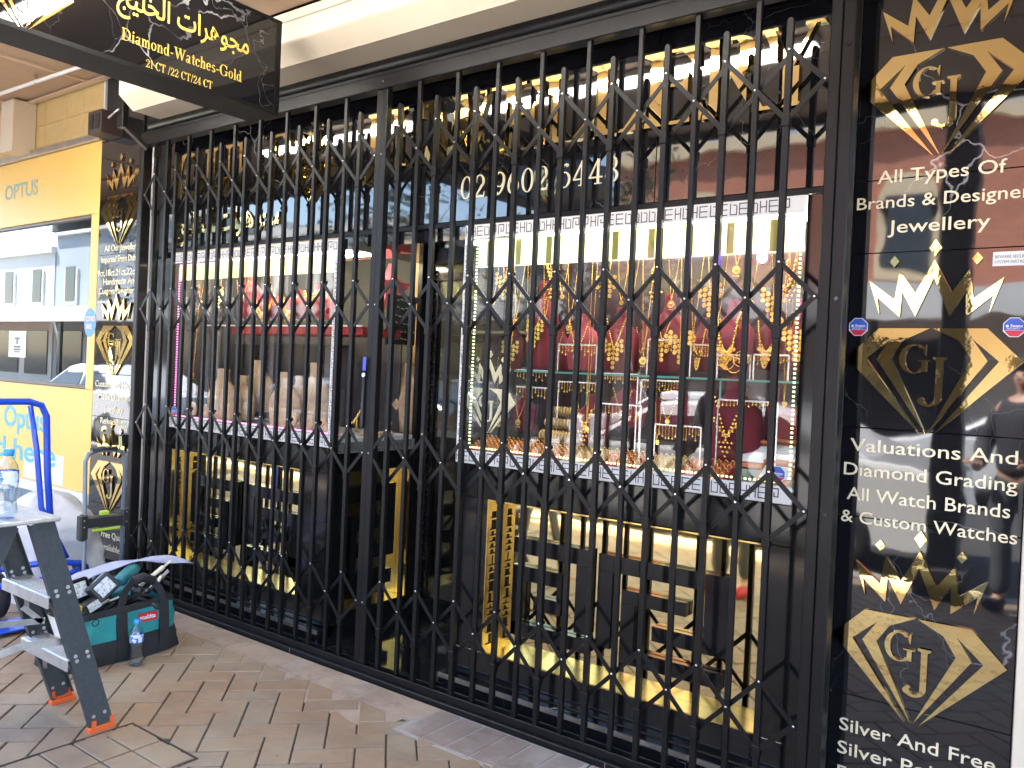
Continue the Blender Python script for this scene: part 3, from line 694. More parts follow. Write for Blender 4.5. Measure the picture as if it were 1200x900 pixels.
# right window box
b = MB(); b.box(-2.495, -.94, F + .02, 3.60, 1.05, 1.118); part('display_floor', b, M_white, shop)
b = MB(); b.box(-2.50, -.935, 3.60, 3.63, 1.05, 2.20); part('display_back', b, mat('display_back_panel', (.045, .028, .032), .12), shop)
b = MB(); b.box(-2.50, -.935, F + .02, 3.63, 2.176, 2.198); part('display_ceiling', b, M_white, shop)
b = MB(); b.box(-.934, -.90, F + .05, 3.6, 1.05, 2.17); part('display_side', b, M_blackg, shop)
b = MB(); b.box(-2.44, -.95, F + .035, F + .055, 1.985, 2.105); part('lit_header', b, M_ledy, shop)
b = MB()
for i in range(9): b.box(-2.39 + i * .165, -2.362 + i * .165, F + .030, F + .0345, 1.985, 2.105)
part('header_divider', b, mat('olive_divider', (.30, .30, .06), .5), shop)
b = MB(); b.tube([(-2.42, 3.25, 2.15), (-.97, 3.25, 2.15)], .012, 6); part('led_tube', b, M_ledw, shop)
b = MB(); b.box(-2.49, -2.48, F + .02, 3.6, 1.12, 2.17); part('side_glass', b, M_glassd, shop)
# left window box, open to the shop behind
b = MB(); b.box(-4.95, -3.37, F + .02, 3.60, 1.03, 1.108); part('display_floor', b, M_white, shop)
b = MB(); b.box(-4.955, -3.37, F + .02, 3.6, 2.167, 2.19); part('display_ceiling', b, M_cream, shop)
b = MB(); b.box(-4.99, -4.957, F + .03, 3.6, 1.04, 2.17); part('display_side', b, M_dark, shop)
b = MB(); b.box(-4.91, -3.41, F + .035, F + .055, 2.0, 2.095); part('lit_header', b, M_ledg, shop)
b = MB(); b.tube([(-4.9, 3.3, 2.14), (-3.42, 3.3, 2.14)], .010, 6); part('led_tube', b, mat('led_warm', (1, 1, 1), emit=13, ecol=(1, .93, .75)), shop)
# recess of the entry
RXL = -3.355
b = MB(); b.box(RXL - .004, RXL + .004, F + .006, 3.60, 1.09, 2.11); part('return_glass', b, M_glass, shop)
b = MB(); b.box(RXL - .018, RXL + .012, F - .001, F + .03, .98, 2.17); b.box(RXL - .02, RXL + .012, 3.58, 3.64, 0, 2.2); part('glazing_post', b, M_black, shop)
wb, ib = keyband(F + .03, 3.58, 1.03, 1.088, lambda u, v, e: (RXL + .007 + e, u, v), 77)
o = part('greek_key_band', wb, mat('grey_vinyl_band', (.20, .20, .20), .4), shop); k = link('key_print', ib.mesh('key_print', M_ink, wloc(shop)), o); k['kind'] = 'stuff'
b = MB(); b.box(-3.36, -2.50, F + .02, 3.70, 2.115, 2.19); part('recess_ceiling', b, M_tile, shop)
b = MB(); b.box(-3.36, -2.50, F - .10, 3.72, -.003, .045); part('entry_step', b, M_floor, shop)
b = MB(); b.bbox(-3.34, -2.50, 3.64, 3.69, .046, .15, .003); b.bbox(-3.34, -3.27, 3.64, 3.69, .152, 2.11, .003); b.bbox(-2.60, -2.50, 3.64, 3.69, .152, 2.11, .003); b.bbox(-3.268, -2.602, 3.64, 3.69, 2.02, 2.11, .003)
dr = part('entry_door', b, M_blackg, shop)
b = MB(); b.box(-3.268, -2.602, 3.655, 3.665, .152, 2.018); o = link('door_glass', b.mesh('door_glass', M_glassd, wloc(shop)), dr)
b = MB(); b.tube([(-2.70, 3.60, .9), (-2.70, 3.60, 1.35)], .012, 8); o = link('handle', b.mesh('handle', M_alu, wloc(shop)), dr)
b = MB()
for i in range(70): b.box(-3.335 + .004 * (i % 2), -3.30 + .004 * (i % 2), 3.615, 3.632, .10 + i * .0285, .10 + i * .0285 + .019)
o = part('shutter_edge', b, mat('brown_shutter_slats', (.10, .03, .025), .4), shop); o['kind'] = 'stuff'
# wooden door post inside and the room beyond
b = MB(); b.box(-3.52, -3.46, 3.70, 3.76, 1.0, 2.15); part('timber_post', b, mat('golden_timber', (.50, .33, .13), .5), shop)
b = MB(); b.box(-5.3, -.3, 6.4, 6.5, 0, 2.9); b.box(-5.4, -5.3, 3.7, 6.4, 0, 2.9); b.box(-.3, -.2, 3.7, 6.4, 0, 2.9); part('room_wall', b, mat('room_wall_paint', (.13, .11, .08), .8), shop)
b = MB(); b.box(-5.3, -.3, 3.0, 6.5, 2.66, 2.7); part('room_ceiling', b, M_cream, shop)
b = MB(); b.box(-5.3, -.3, 3.72, 6.5, -.02, .04); part('room_floor', b, M_dark, shop)
for x, y in ((-4.6, 4.3), (-4.6, 5.4), (-3.4, 4.3), (-3.4, 5.4), (-2.0, 4.8)):
    b = MB(); b.box(x - .3, x + .3, y - .15, y + .15, 2.63, 2.658); part('ceiling_light', b, mat('ceiling_panel_light', (1, 1, 1), emit=1.8, ecol=(.95, 1, .92)), shop)
b = MB(); b.box(-4.9, -3.7, 4.4, 4.9, .04, 1.0); b.box(-4.9, -3.7, 4.38, 4.92, 1.0, 1.03); part('counter', b, M_dark, shop)
b = MB()
for i in range(4): b.box(-5.1, -3.0, 6.1, 6.38, 1.2 + i * .33, 1.225 + i * .33)
part('wall_shelf', b, M_cream, shop)

# black bands between window, niche and ground
def spandrel(x0, x1, nx0, nx1):
    nb0, nb1 = .222, .922
    y = F + .012
    b = MB(); b.bbox(x0, x1, y, y + .06, nb1, 1.072 if x0 > -3 else 1.057, .003); part('black_panel', b, M_blackg, shop)
    b = MB(); b.bbox(x0, x1, y, y + .06, .10, nb0, .003); part('black_panel', b, M_blackg, shop)
    if nx0 - x0 > .01: b = MB(); b.bbox(x0, nx0, y, y + .06, nb0 + .001, nb1 - .001, .003); part('black_panel', b, M_blackg, shop)
    if x1 - nx1 > .01: b = MB(); b.bbox(nx1, x1, y, y + .06, nb0 + .001, nb1 - .001, .003); part('black_panel', b, M_blackg, shop)
    b = MB(); b.bbox(x0, x1, F - .055, F + .01, -.003, .096, .002); part('marble_plinth', b, M_tile, shop)
    b = MB(); b.box(x0, x1, F - .058, F - .0505, .080, .1005); part('plinth_trim', b, M_alu, shop)
spandrel(-2.50, -.80, -2.305, -1.025)
spandrel(-5.02, -3.352, -4.878, -3.615)
spandrel_l = None
def key_shape(kind):
    if kind == 0:
        return [(0, .12, .10, .84), (0, 1, .84, 1), (.83, 1, .28, .84), (.45, .83, .28, .42), (.20, .31, .14, .57), (.20, .70, .57, .70), (.20, .97, 0, .14)]
    return [(0, 1, .84, 1), (.84, 1, .18, .84), (.0, .15, .02, .72), (.15, .66, .57, .72), (.30, .66, .30, .44), (.60, .66, .44, .57), (.0, 1.0, 0, .0 + .14)]
M_goldin = mat('engraved_gold', (.80, .58, .20), .22, 1, col2=(.9, .68, .28), nscale=5)
def niche(P, w, wd, name='gold_niche'):
    # P(u, v, d): u along the wall, v up, d into the wall; w = (u0, u1), v 0.222..0.922, depth wd
    u0, u1 = w; v0, v1 = .223, .921
    def bx(mb, a, b, c, d, e, f):
        vs = [P(x, z, y) for z in (c, d) for x, y in ((a, e), (b, e), (b, f), (a, f))]
        mb.add(vs, [(0, 3, 2, 1), (4, 5, 6, 7), (0, 1, 5, 4), (1, 2, 6, 5), (2, 3, 7, 6), (3, 0, 4, 7)])
    b = MB(); bx(b, u0 + .002, u1 - .002, v0, v1, wd, wd + .006); mp = part('gold_mirror_panel', b, M_goldp, shop)
    b = MB(); bx(b, u0, u1, v0 - .0, v0 + .006, .0, wd - .001); part('gold_ledge', b, M_goldin, shop)
    b = MB(); bx(b, u1 - .006, u1, v0 + .0065, v1 - .007, .0, wd - .001); part('gold_side', b, M_goldin, shop)
    b = MB(); bx(b, u0, u0 + .006, v0 + .0065, v1 - .007, .0, wd - .001); sd = part('gold_side', b, M_goldin, shop)
    b = MB(); bx(b, u0, u1, v1 - .006, v1, .0, wd - .001); part('gold_head', b, M_goldin, shop)
    b = MB(); rr = random.Random(5); z = v0 + .03
    while z < v1 - .05:
        h = rr.choice((.02, .03, .045)); bx(b, u0 + .0062, u0 + .0075, z, z + h, .030 + rr.choice((0, .012)), .036 + rr.choice((0, .012)) + .012)
        bx(b, u0 + .0062, u0 + .0075, z, z + .006, .022, .066); z += h + .008
    o = link('engraving', b.mesh('engraving', M_goldpale if False else M_rail, wloc(shop)), sd); o['kind'] = 'stuff'
    return bx
def motif(bx, a, b, c, d, kind, d0=.072, d1=.100, flip=False):
    for p, q, r, s in key_shape(kind):
        if flip: p, q = 1 - q, 1 - p
        m = MB(); e = .0006
        bx(m, a + p * (b - a) + e, a + q * (b - a) - e, c + r * (d - c) + e, c + s * (d - c) - e, d0, d1); o = part('key_bar', m, M_blackg, shop)
Pf = lambda u, v, d: (u, F + .01 + d, v)
nb_ = niche(Pf, (-2.305, -1.025), .105)
motif(nb_, -2.20, -1.80, .315, .760, 1); motif(nb_, -1.755, -1.178, .320, .757, 0)
nb_ = niche(Pf, (-4.878, -3.615), .105)
motif(nb_, -4.76, -4.27, .34, .77, 0, flip=True); motif(nb_, -4.19, -3.71, .34, .77, 1, flip=True)
Pr = lambda u, v, d: (RXL + .0 - d, u, v)
b = MB(); b.box(RXL - .05, RXL, F + .0725, 3.58, .924, 1.027); part('black_panel', b, M_blackg, shop)
b = MB(); b.box(RXL - .05, RXL, F + .0725, 3.58, .046, .155); part('black_panel', b, M_blackg, shop)
b = MB(); b.box(RXL - .05, RXL - .001, F + .0725, F + .10, .156, .923); part('black_panel', b, M_blackg, shop)
b = MB(); b.box(RXL - .05, RXL - .001, 3.565, 3.58, .156, .923); part('black_panel', b, M_blackg, shop)
v_save = None
def niche_r():
    def bx(mb, a, b, c, d, e, f):
        mb.add([Pr(x, z, y) for z in (c, d) for x, y in ((a, e), (b, e), (b, f), (a, f))], [(0, 3, 2, 1), (4, 5, 6, 7), (0, 1, 5, 4), (1, 2, 6, 5), (2, 3, 7, 6), (3, 0, 4, 7)])
    b = MB(); bx(b, F + .101, 3.564, .158, .922, .085, .09); part('gold_mirror_panel', b, M_goldp, shop)
    b = MB(); bx(b, F + .101, 3.564, .1575, .163, .004, .084); part('gold_ledge', b, M_goldin, shop)
    b = MB(); bx(b, 3.558, 3.564, .164, .92, .004, .084); part('gold_side', b, M_goldin, shop)
    return bx
nb_ = niche_r(); motif(nb_, F + .12, 3.50, .25, .83, 0, .05, .08)
b = MB(); b.box(RXL - .30, RXL - .095, F + .08, 3.60, .046, 1.03); part('black_panel', b, M_blackm, shop)

# ------------------------------------------------------------------ lettering and emblems
emb_half = [(-.0045, .0965), (-.158, .0965), (-.2575, -.005), (-.0215, -.245), (-.194, -.006), (-.117, .064), (-.162, -.005), (-.0035, -.244), (-.1175, -.001), (-.080, .058)]
crown = [(-.196, .255), (-.115, .1905), (-.1025, .285), (-.0527, .2115), (0, .3174), (.0527, .2115), (.1025, .285), (.115, .1905), (.196, .255),
         (.160, .1435), (.1695, .201), (.0965, .1335), (.093, .2175), (.0497, .1355), (0, .261), (-.0497, .1355), (-.093, .2175), (-.0965, .1335), (-.1695, .201), (-.160, .1435)]
jewels = [[(-.1355, .3165), (-.1205, .2975), (-.1055, .3165), (-.1205, .336)], [(-.0185, .356), (0, .3285), (.0185, .356), (0, .3835)], [(.1055, .3165), (.1205, .2975), (.1355, .3165), (.1205, .336)]]
def emblem(cx, cz, y, label, sc=1.0, th=.010, m=None, mi=None, parts=None, frame=None):
    t = thing('gold_emblem', label, 'emblem', (cx, y, cz), 'crowned diamond emblems') if parts is None else parts
    m = m or M_gold
    def mk(name, polys, sharp=True):
        b = MB()
        for i, p in enumerate(polys): b.prism([(a * sc, c * sc) for a, c in p], -th - i * .00012, 0)
        if frame: b.v = [frame(v) for v in b.v]
        return lpart(name, b, m, t)
    mk('diamond_half', [emb_half]); mk('diamond_half', [[(-a, c) for a, c in emb_half]])
    mk('crown', [crown])
    for j in jewels: mk('crown_jewel', [j])
    g, _ = glyph('G'); mk('letter_g', [[(-.092 + x * .095, -.050 + z * .094) for x, z in q] for q in g])
    g, _ = glyph('J'); mk('letter_j', [[(-.014 + x * .125, -.128 + z * .132) for x, z in q] for q in g])
    return t
emblem(-.5115, 2.507, F - .001, 'large gold crowned diamond above the words All Types Of, topmost on the right pier')
emblem(-.5115, 1.607, F - .001, 'large gold crowned diamond between two security stickers, middle of the right pier')
emblem(-.5115, .665, F - .001, 'large gold crowned diamond above the words Silver And Free, lowest on the right pier')
emblem(-5.602, 2.507, F - .001, 'gold crowned diamond under the black speaker box, topmost on the left pier')
emblem(-5.602, 1.607, F - .001, 'gold crowned diamond above the words Custom And Hand, middle of the left pier')
emblem(-5.602, .665, F - .001, 'gold crowned diamond behind the grey trolley handle, lowest on the left pier')
emblem(-3.60, 2.556, F - .001, 'gold crowned diamond between the words GULF and JEWELLERY on the fascia', .72, .02)

TK = .235
lt = thing('shop_name_lettering', 'raised gold capitals GULF JEWELLERY along the top of the black fascia', 'lettering', (-2.9, F, 2.49))
spec = [('G', -4.935, .33), ('U', -4.60, .29), ('L', -4.27, .23), ('F', -4.00, .22), ('J', -3.17, .0), ('E', -3.005, .25), ('W', -2.78, .44), ('E', -2.305, .255), ('L', -2.075, .24), ('L', -1.835, .24), ('E', -1.59, .26), ('R', -1.335, .27), ('Y', -1.125, .235)]
for ch, x, w in spec:
    g, a = glyph(ch); kx = .29; b = MB()
    if ch == 'J': kx = .27; x -= .04
    else: kx = w / max(px for q in g for px, _ in q)
    for i, q in enumerate(g): b.prism([(x + px * kx, 2.492 + pz * .292) for px, pz in q], F - .018 - i * .0002, F - .0005)
    part('letter', b, M_gold, lt)
TK = .15
pn = thing('phone_number_lettering', 'pale gold phone number 02 9602 6448 under the shop name', 'lettering', (-2.1, F, 2.35))
PHONE = serif('02 9602 6448', -2.535, 2.298, .105, F - .0005, .003, .845, .07)
AR = '\ufee3\ufea0\ufeee\ufeeb\ufeae\ufe8d\ufe95 \ufe8d\ufedf\ufea8\ufee0\ufef4\ufe9e'
def arabic(s, x0, x1, z0, z1, y, d, bold=.012):
    mb = text_mb(s[::-1], 1.0, bold); a = min(v.x for v in mb.v); b = max(v.x for v in mb.v); c = min(v.y for v in mb.v); e = max(v.y for v in mb.v)
    mb.v = [Vector((x0 + (v.x - a) / (b - a) * (x1 - x0), y, z0 + (v.y - c) / (e - c) * (z1 - z0))) for v in mb.v]
    return thicken(mb, d)
b = arabic(AR, -4.90, -3.83, 2.205, 2.415, F - .012, .0115, .018)
solo('arabic_lettering', b, M_gold, 'raised gold Arabic shop name on the fascia above the left window', 'lettering', (-4.3, F, 2.3))

def words(mb, gap):       # split a line of flat text into its words, at the gaps
    par = list(range(len(mb.v)))
    def find(i):
        while par[i] != i: par[i] = par[par[i]]; i = par[i]
        return i
    for f in mb.f:
        for i in f[1:]: par[find(i)] = find(f[0])
    isl = {}
    for i, v in enumerate(mb.v):
        r = find(i); a = isl.get(r, (9e9, -9e9)); isl[r] = (min(a[0], v.x), max(a[1], v.x))
    order = sorted(isl, key=lambda r: isl[r][0]); groups = []; end = -9e9
    for r in order:
        if isl[r][0] - end > gap: groups.append([])
        groups[-1].append(r); end = max(end, isl[r][1])
    out = []
    for g in groups:
        g = set(g); idx = [i for i in range(len(mb.v)) if find(i) in g]; mp_ = {i: k for k, i in enumerate(idx)}
        q = MB(); q.add([mb.v[i] for i in idx], [[mp_[i] for i in f] for f in mb.f if find(f[0]) in g]); out.append(q)
    return out
def lines(specs, name, label, base, m=M_goldpale, bold=.004):
    t = thing(name, label, 'lettering', base)
    for s, x0, x1, z, cap in specs:
        for q in words(put_text(s, x0, x1, z, cap, F - .0022, bold), cap * .28): part('word', thicken(q, .0020), m, t)
    return t
for q in words(PHONE, .022): part('number', q, M_goldpale, pn)
lines([('All Types Of', -.70, -.325, 2.188, .043), ('Brands & Designer', -.762, -.256, 2.105, .041), ('Jewellery', -.660, -.362, 2.020, .043)], 'pier_lettering', 'cream words All Types Of Brands & Designer Jewellery, highest on the right pier', (-.51, F, 2.1))
lines([('Valuations And', -.745, -.255, 1.288, .043), ('Diamond Grading', -.762, -.252, 1.205, .043), ('All Watch Brands', -.748, -.268, 1.122, .043), ('& Custom Watches', -.764, -.246, 1.045, .041)], 'pier_lettering', 'cream words Valuations And Diamond Grading, middle of the right pier', (-.51, F, 1.16))
lines([('Silver And Free', -.735, -.272, .336, .043), ('Silver Polishing', -.738, -.262, .256, .043), ('For Life', -.735, -.50, .172, .043)], 'pier_lettering', 'cream words Silver And Free Silver Polishing, lowest on the right pier', (-.51, F, .25))
lines([('All Our Jewellery', -5.80, -5.355, 2.222, .045), ('Imported From Dubai', -5.84, -5.352, 2.145, .045), ('9ct,18ct,21ct,22ct,', -5.885, -5.352, 2.052, .045), ('Handmade And', -5.80, -5.36, 1.990, .045), ('Custom Jewellery', -5.86, -5.354, 1.925, .045)], 'pier_lettering', 'small cream words All Our Jewellery, highest on the left pier', (-5.6, F, 2.08))
lines([('Custom And Hand', -5.86, -5.352, 1.275, .045), ('Made Diamond', -5.81, -5.36, 1.19, .045), ('Jewellery', -5.72, -5.47, 1.105, .043), ('Remodelling', -5.77, -5.43, 1.02, .043)], 'pier_lettering', 'small cream words Custom And Hand Made Diamond, middle of the left pier', (-5.6, F, 1.15))
lines([('And Free Quotes', -5.84, -5.352, .235, .045), ('Available', -5.71, -5.45, .150, .043)], 'pier_lettering', 'small cream words behind the trolley handle, lowest on the left pier', (-5.6, F, .2))

# security stickers
M_stb = mat('sticker_blue', (.03, .10, .50), .35); M_str = mat('sticker_red', (.60, .02, .06), .35)
def sticker(cx, cz, y, r, label, xsc=1.0):
    t = thing('security_sticker', label, 'sticker', (cx, y, cz), 'blue and red octagonal security stickers')
    o8 = [(math.cos(R_(22.5 + 45 * i)) * r * xsc, math.sin(R_(22.5 + 45 * i)) * r) for i in range(8)]
    b = MB(); b.prism([(a * 1.08, c * 1.08) for a, c in o8], -.0008, 0); lpart('backing', b, M_white, t)
    b = MB(); up = [p for p in o8 if p[1] > -r * .5]; b.prism([(-r * .92 * xsc, -r * .30)] + [(r * .92 * xsc, -r * .30)] + [p for p in o8 if p[1] > -.1 * r], -.0014, -.0009); lpart('blue_field', b, M_stb, t)
    b = MB(); b.prism([(-r * .92 * xsc, -r * .33), (r * .92 * xsc, -r * .33), o8[6], o8[5]], -.0014, -.0009); lpart('red_field', b, M_str, t)
    b = MB()
    q = text_mb('Swann', 1, .02); 
    for v in q.v: v.x, v.y, v.z = (-r * .35 + v.x * r * .42) * xsc, -.0018, v.y * r * .44
    b.add(q.v, q.f); q = text_mb('SECURITY', 1, .01)
    for v in q.v: v.x, v.y, v.z = (-r * .66 + v.x * r * .27) * xsc, -.0018, -r * .22 + v.y * r * .22
    b.add(q.v, q.f); b.prism([(-.62 * r + .14 * r * math.cos(a * .785), .12 * r + .14 * r * math.sin(a * .785)) for a in range(8)], -.0018, -.0015); lpart('sticker_print', b, M_white, t)
sticker(-.738, 1.708, F - .001, .030, 'octagonal security sticker at the left tip of the middle emblem')
sticker(-.283, 1.708, F - .001, .030, 'octagonal security sticker at the right tip of the middle emblem')
sticker(-.992, 1.178, F + .0035, .030, 'octagonal security sticker inside the lower right corner of the display window')
sticker(-4.86, 1.16, F + .0035, .030, 'octagonal security sticker in the lower left corner of the left window')
t = thing('warning_label', 'small white printed warning label at the right edge of the pier', 'label', (-.305, F, 1.92), None)
b = MB(); b.box(-.045, .065, -.0012, 0, -.022, .022); lpart('backing', b, M_white, t)
b = MB()
for s, z in (('BEWARE SECURITY', .002), ('SYSTEM INSTALLED', -.014)):
    q = text_mb(s, 1, .0)
    for v in q.v: v.x, v.y, v.z = -.04 + v.x * .0115, -.0016, z + v.y * .013
    b.add(q.v, q.f)
lpart('label_print', b, M_ink, t)

# ------------------------------------------------------------------ the folding gate
G = 2.814; PIT = .2303
zU = (2.643, 1.920, 1.201, .477); dM = .120
gf = thing('security_gate_surround', 'black steel surround of the folding gate with top rail and floor track', 'gate surround', (-2.95, G, 0))
b = MB(); b.bbox(-5.115, -.745, G - .012, G + .052, 2.838, 2.905, .004); part('top_rail', b, M_rail, gf)
b = MB(); b.bbox(-5.115, -.745, G - .004, G + .05, 2.9055, 2.925, .003); part('rail_lip', b, M_black, gf)
b = MB(); b.bbox(-5.115, -.70, G - .034, G + .055, -.003, .026, .004); b.bbox(-5.115, -.70, G - .010, G - .002, .0262, .058, .002); b.bbox(-5.115, -.70, G + .036, G + .044, .0262, .058, .002); part('floor_track', b, M_black, gf)
for x in (-3.42, -1.54):
    b = MB(); b.box(x, x + .004, G - .0345, G - .0335, .0, .024); part('track_joint', b, M_alu, gf)
b = MB(); b.bbox(-5.112, -5.062, G - .014, G + .05, .059, 2.836, .005); part('left_post', b, M_rail, gf)
b = MB(); b.bbox(-.836, -.796, G - .006, G + .05, .059, 2.836, .004); b.bbox(-.794, -.752, G - .012, G + .05, .059, 2.99, .004); part('right_post', b, M_rail, gf)
for z in (2.62, 1.79, 1.08):
    b = MB(); b.lathe([(.007, 0), (.007, .003)], (-.773, G - .0155, z), 10, ax='y'); part('bolt_head', b, M_blackg, gf)
zm = [z - dM for z in zU]
def strap_mesh(dx, dz, name='strap'):
    b = MB(); L = math.hypot(dx, dz); t = Vector((dx / L, 0, dz / L)); n = Vector((-t.z, 0, t.x)); w = .0085
    a = Vector((0, 0, 0)) - t * .006; c = Vector((dx, 0, dz)) + t * .006
    vs = []
    for y in (0, .004):
        o = Vector((0, y, 0)); vs += [a - n * w + o, c - n * w + o, c + t * .006 + o, c + n * w + o, a + n * w + o, a - t * .006 + o]
    b.add(vs, [(0, 1, 2, 3, 4, 5), (11, 10, 9, 8, 7, 6)] + [(i, i + 6, (i + 1) % 6 + 6, (i + 1) % 6) for i in range(6)])
    return b.mesh(name, M_black)
def leaf(name, label, x_short, pit, xl, xr, grp, seed):
    # xl, xr: where the lattice is pinned at its two ends
    t = thing(name, label, 'security gate', ((xl + xr) / 2, G, 0), grp); rr = random.Random(seed); base = wloc(t)
    def bar_mesh(w, z0, z1, nm, round_top=False):
        b = MB()
        if round_top:
            b.prism([(-w / 2, z0), (w / 2, z0), (w / 2, z1 - w / 2), (w * .3, z1 - w * .1), (0, z1), (-w * .3, z1 - w * .1), (-w / 2, z1 - w / 2)], -.007, .013)
        else: b.bbox(-w / 2, w / 2, 0.001, .021, z0, z1, .002)
        return b.mesh(nm, M_black)
    ms = bar_mesh(.021, .04, 2.752, 'short_bar', True); ml = bar_mesh(.020, .03, 2.84, 'long_bar')
    half = strap_mesh(pit / 2, -dM); full = strap_mesh(pit, -2 * dM); fullr = strap_mesh(-pit, -2 * dM); halfr = strap_mesh(-pit / 2, -dM)
    rb = MB(); rb.lathe([(.0048, 0), (.0048, -.001), (.003, -.003)], (0, 0, 0), 8, ax='y'); rivet = rb.mesh('rivet', M_steel)
    sb = MB(); sb.bbox(-.0145, .0145, -.011, .016, -.022, .018, .002); sleeve = sb.mesh('sleeve', M_black)
    for i, x in enumerate(x_short):
        o = link('short_bar', ms, t, Vector((x, G, 0)) - base); o.rotation_euler = (0, rr.uniform(-.0008, .0008), 0)
        for z in zU:
            r = link('rivet', rivet, o, (0, -.0072, z)); s = link('sleeve', sleeve, o, (0, 0, z - 2 * dM))
    mids = [(x_short[i] + x_short[i + 1]) / 2 for i in range(len(x_short) - 1)]
    for x in mids:
        o = link('long_bar', ml, t, Vector((x, G, 0)) - base); o.rotation_euler = (0, rr.uniform(-.0008, .0008), 0)
        for z in zm: link('rivet', rivet, o, (0, -.0035, z))
    for z in zU:
        for i in range(len(x_short) - 1):
            link('lattice_strap', full, t, Vector((x_short[i], G - .0042, z)) - base)
            link('lattice_strap', fullr, t, Vector((x_short[i + 1], G + .0215, z)) - base)
        # end diamonds, pinned half way
        for xe, xs_, sgn in ((xl, x_short[0], -1), (xr, x_short[-1], 1)):
            dx = xe - xs_
            a = strap_mesh(dx, -dM); c = strap_mesh(-dx, -dM)
            link('lattice_strap', a, t, Vector((xs_, G - .0042, z)) - base)
            link('lattice_strap', c, t, Vector((xe, G - .0046 if sgn > 0 else G - .0038, z - dM)) - base)
            link('rivet', rivet, t, Vector((xe, G - .0052 - .0004, z - dM)) - base)
    return t
xsR = [-.969 - PIT * k for k in range(8, -1, -1)]
leaf('folding_gate', 'right leaf of the black folding lattice gate before the large display window', xsR, PIT, -2.925, -.846, 'folding gate leaves', 1)
PL = .2312; xsL = [-3.085 - PL * k for k in range(8, -1, -1)]
leaf('folding_gate', 'left leaf of the black folding lattice gate before the beige necklace busts', xsL, PL, -5.045, -2.972, 'folding gate leaves', 2)
mp = thing('gate_meeting_post', 'wide black meeting post with lock between the two gate leaves', 'gate post', (-2.93, G, .06))
b = MB(); b.bbox(-2.972, -2.935, G - .004, G + .03, .06, 2.836, .003); part('left_channel', b, M_rail, mp)
b = MB(); b.bbox(-2.933, -2.897, G - .008, G + .03, .06, 2.836, .003); part('right_channel', b, M_rail, mp)
b = MB(); b.bbox(-2.986, -2.966, G - .016, G + .01, 1.20, 1.50, .003); lk = part('lock_plate', b, M_blackg, mp)
b = MB(); b.lathe([(.011, 0), (.011, -.006)], (-2.968, G - .0165, 1.458), 12, ax='y'); o = link('lock_cylinder', b.mesh('lock_cylinder', M_steel, wloc(mp)), lk)
b = MB(); b.box(-2.978, -2.958, G - .0185, G - .0165, 1.48, 1.545); o = link('blue_lock_tag', b.mesh('blue_lock_tag', mat('blue_tag', (.05, .08, .6), .4), wloc(mp)), lk)
b = MB(); b.lathe([(.005, 0), (.005, -.003)], (-2.925, G - .0125, 2.87), 8, ax='y'); part('rail_screw', b, M_steel, gf)

# ------------------------------------------------------------------ over the gate: tube, cream bulkhead, soffit, awning
bk = thing('bulkhead', 'cream painted bulkhead running along over the gate with a grey rolled shutter casing', 'bulkhead', (-1.8, 2.7, 2.93))
b = MB(); b.lathe([(.034, 0), (.034, 6.3)], (-5.04, G + .028, 2.962), 20, ax='x'); part('shutter_casing', b, M_rail, bk)
prof = [(2.90, 2.985), (2.64, 2.985), (2.637, 2.988), (2.556, 3.053), (2.550, 3.06), (2.550, 3.2), (2.90, 3.2)]
b = MB(); b.prism(prof, -4.91, 1.3, plane='yz'); part('cream_casing', b, M_cream, bk)
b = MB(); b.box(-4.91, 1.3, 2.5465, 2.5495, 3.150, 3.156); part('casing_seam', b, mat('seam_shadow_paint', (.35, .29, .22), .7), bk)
sf = MB(); sf.box(-30, 6, .60, 2.549, 3.215, 3.26)
awn = thing('street_awning', 'flat sheeted awning over the footpath with timber cover strips', 'awning', (-4, 1.6, 3.2))
for i in range(9):
    x0 = 1.2 - (i + 1) * 1.2
    if x0 < -4.91 - .05: break
    for y0, y1 in ((.62, 1.58), (1.59, 2.548)):
        b = MB(); b.box(x0 + .004, x0 + 1.196, y0, y1, 3.212, 3.222); part('soffit_sheet', b, M_soffit, awn)
for i in range(6):
    x0 = -4.95 - (i + 1) * 1.1
    for y0, y1 in ((.62, 1.2), (1.21, 2.07), (2.08, 2.94)):
        b = MB(); b.box(x0 + .004, x0 + 1.096, y0, y1, 3.452, 3.462); part('soffit_sheet', b, M_soffit, awn)
    b = MB(); b.box(x0 - .02, x0 + .02, .62, 2.94, 3.440, 3.4515); part('cover_strip', b, M_batten, awn)
for y in (1.205, 2.075, 2.915):
    b = MB(); b.box(-11.5, -4.95, y - .02 if y < 2.9 else y - .02, y + .02, 3.4405, 3.4515) if False else b.box(-11.5, -4.95, y - .022, y + .022, 3.428, 3.4398); part('cover_strip', b, M_batten, awn)
b = MB(); b.box(-4.95, -4.912, .62, 2.95, 3.205, 3.47); part('step_board', b, M_cream, awn)
b = MB(); b.box(-12, 6, .60, 3.2, 3.47, 3.52); b.box(-12, 6, .56, .60, 3.16, 3.56); b.box(-12, -4.9, .601, .62, 3.40, 3.47); part('awning_deck', b, M_roof, awn)
b = MB(); b.box(-12, 6, 3.0, 3.3, 3.52, 6.2); solo('upper_wall', b, M_rb, 'plain brick wall above the awning', 'wall', (-3, 3.1, 3.5))
t = thing('awning_post', 'dark square awning post by the kerb, mirrored in the right pier', 'post', (-1.02, -.9, 0))
b = MB(); b.bbox(-1.13, -.93, -1.0, -.80, 0, 4.2, .01); part('shaft', b, M_rail, t)
b = MB(); b.bbox(-1.19, -.85, -1.07, -.73, 0, .22, .01); part('plinth', b, M_blackm, t)
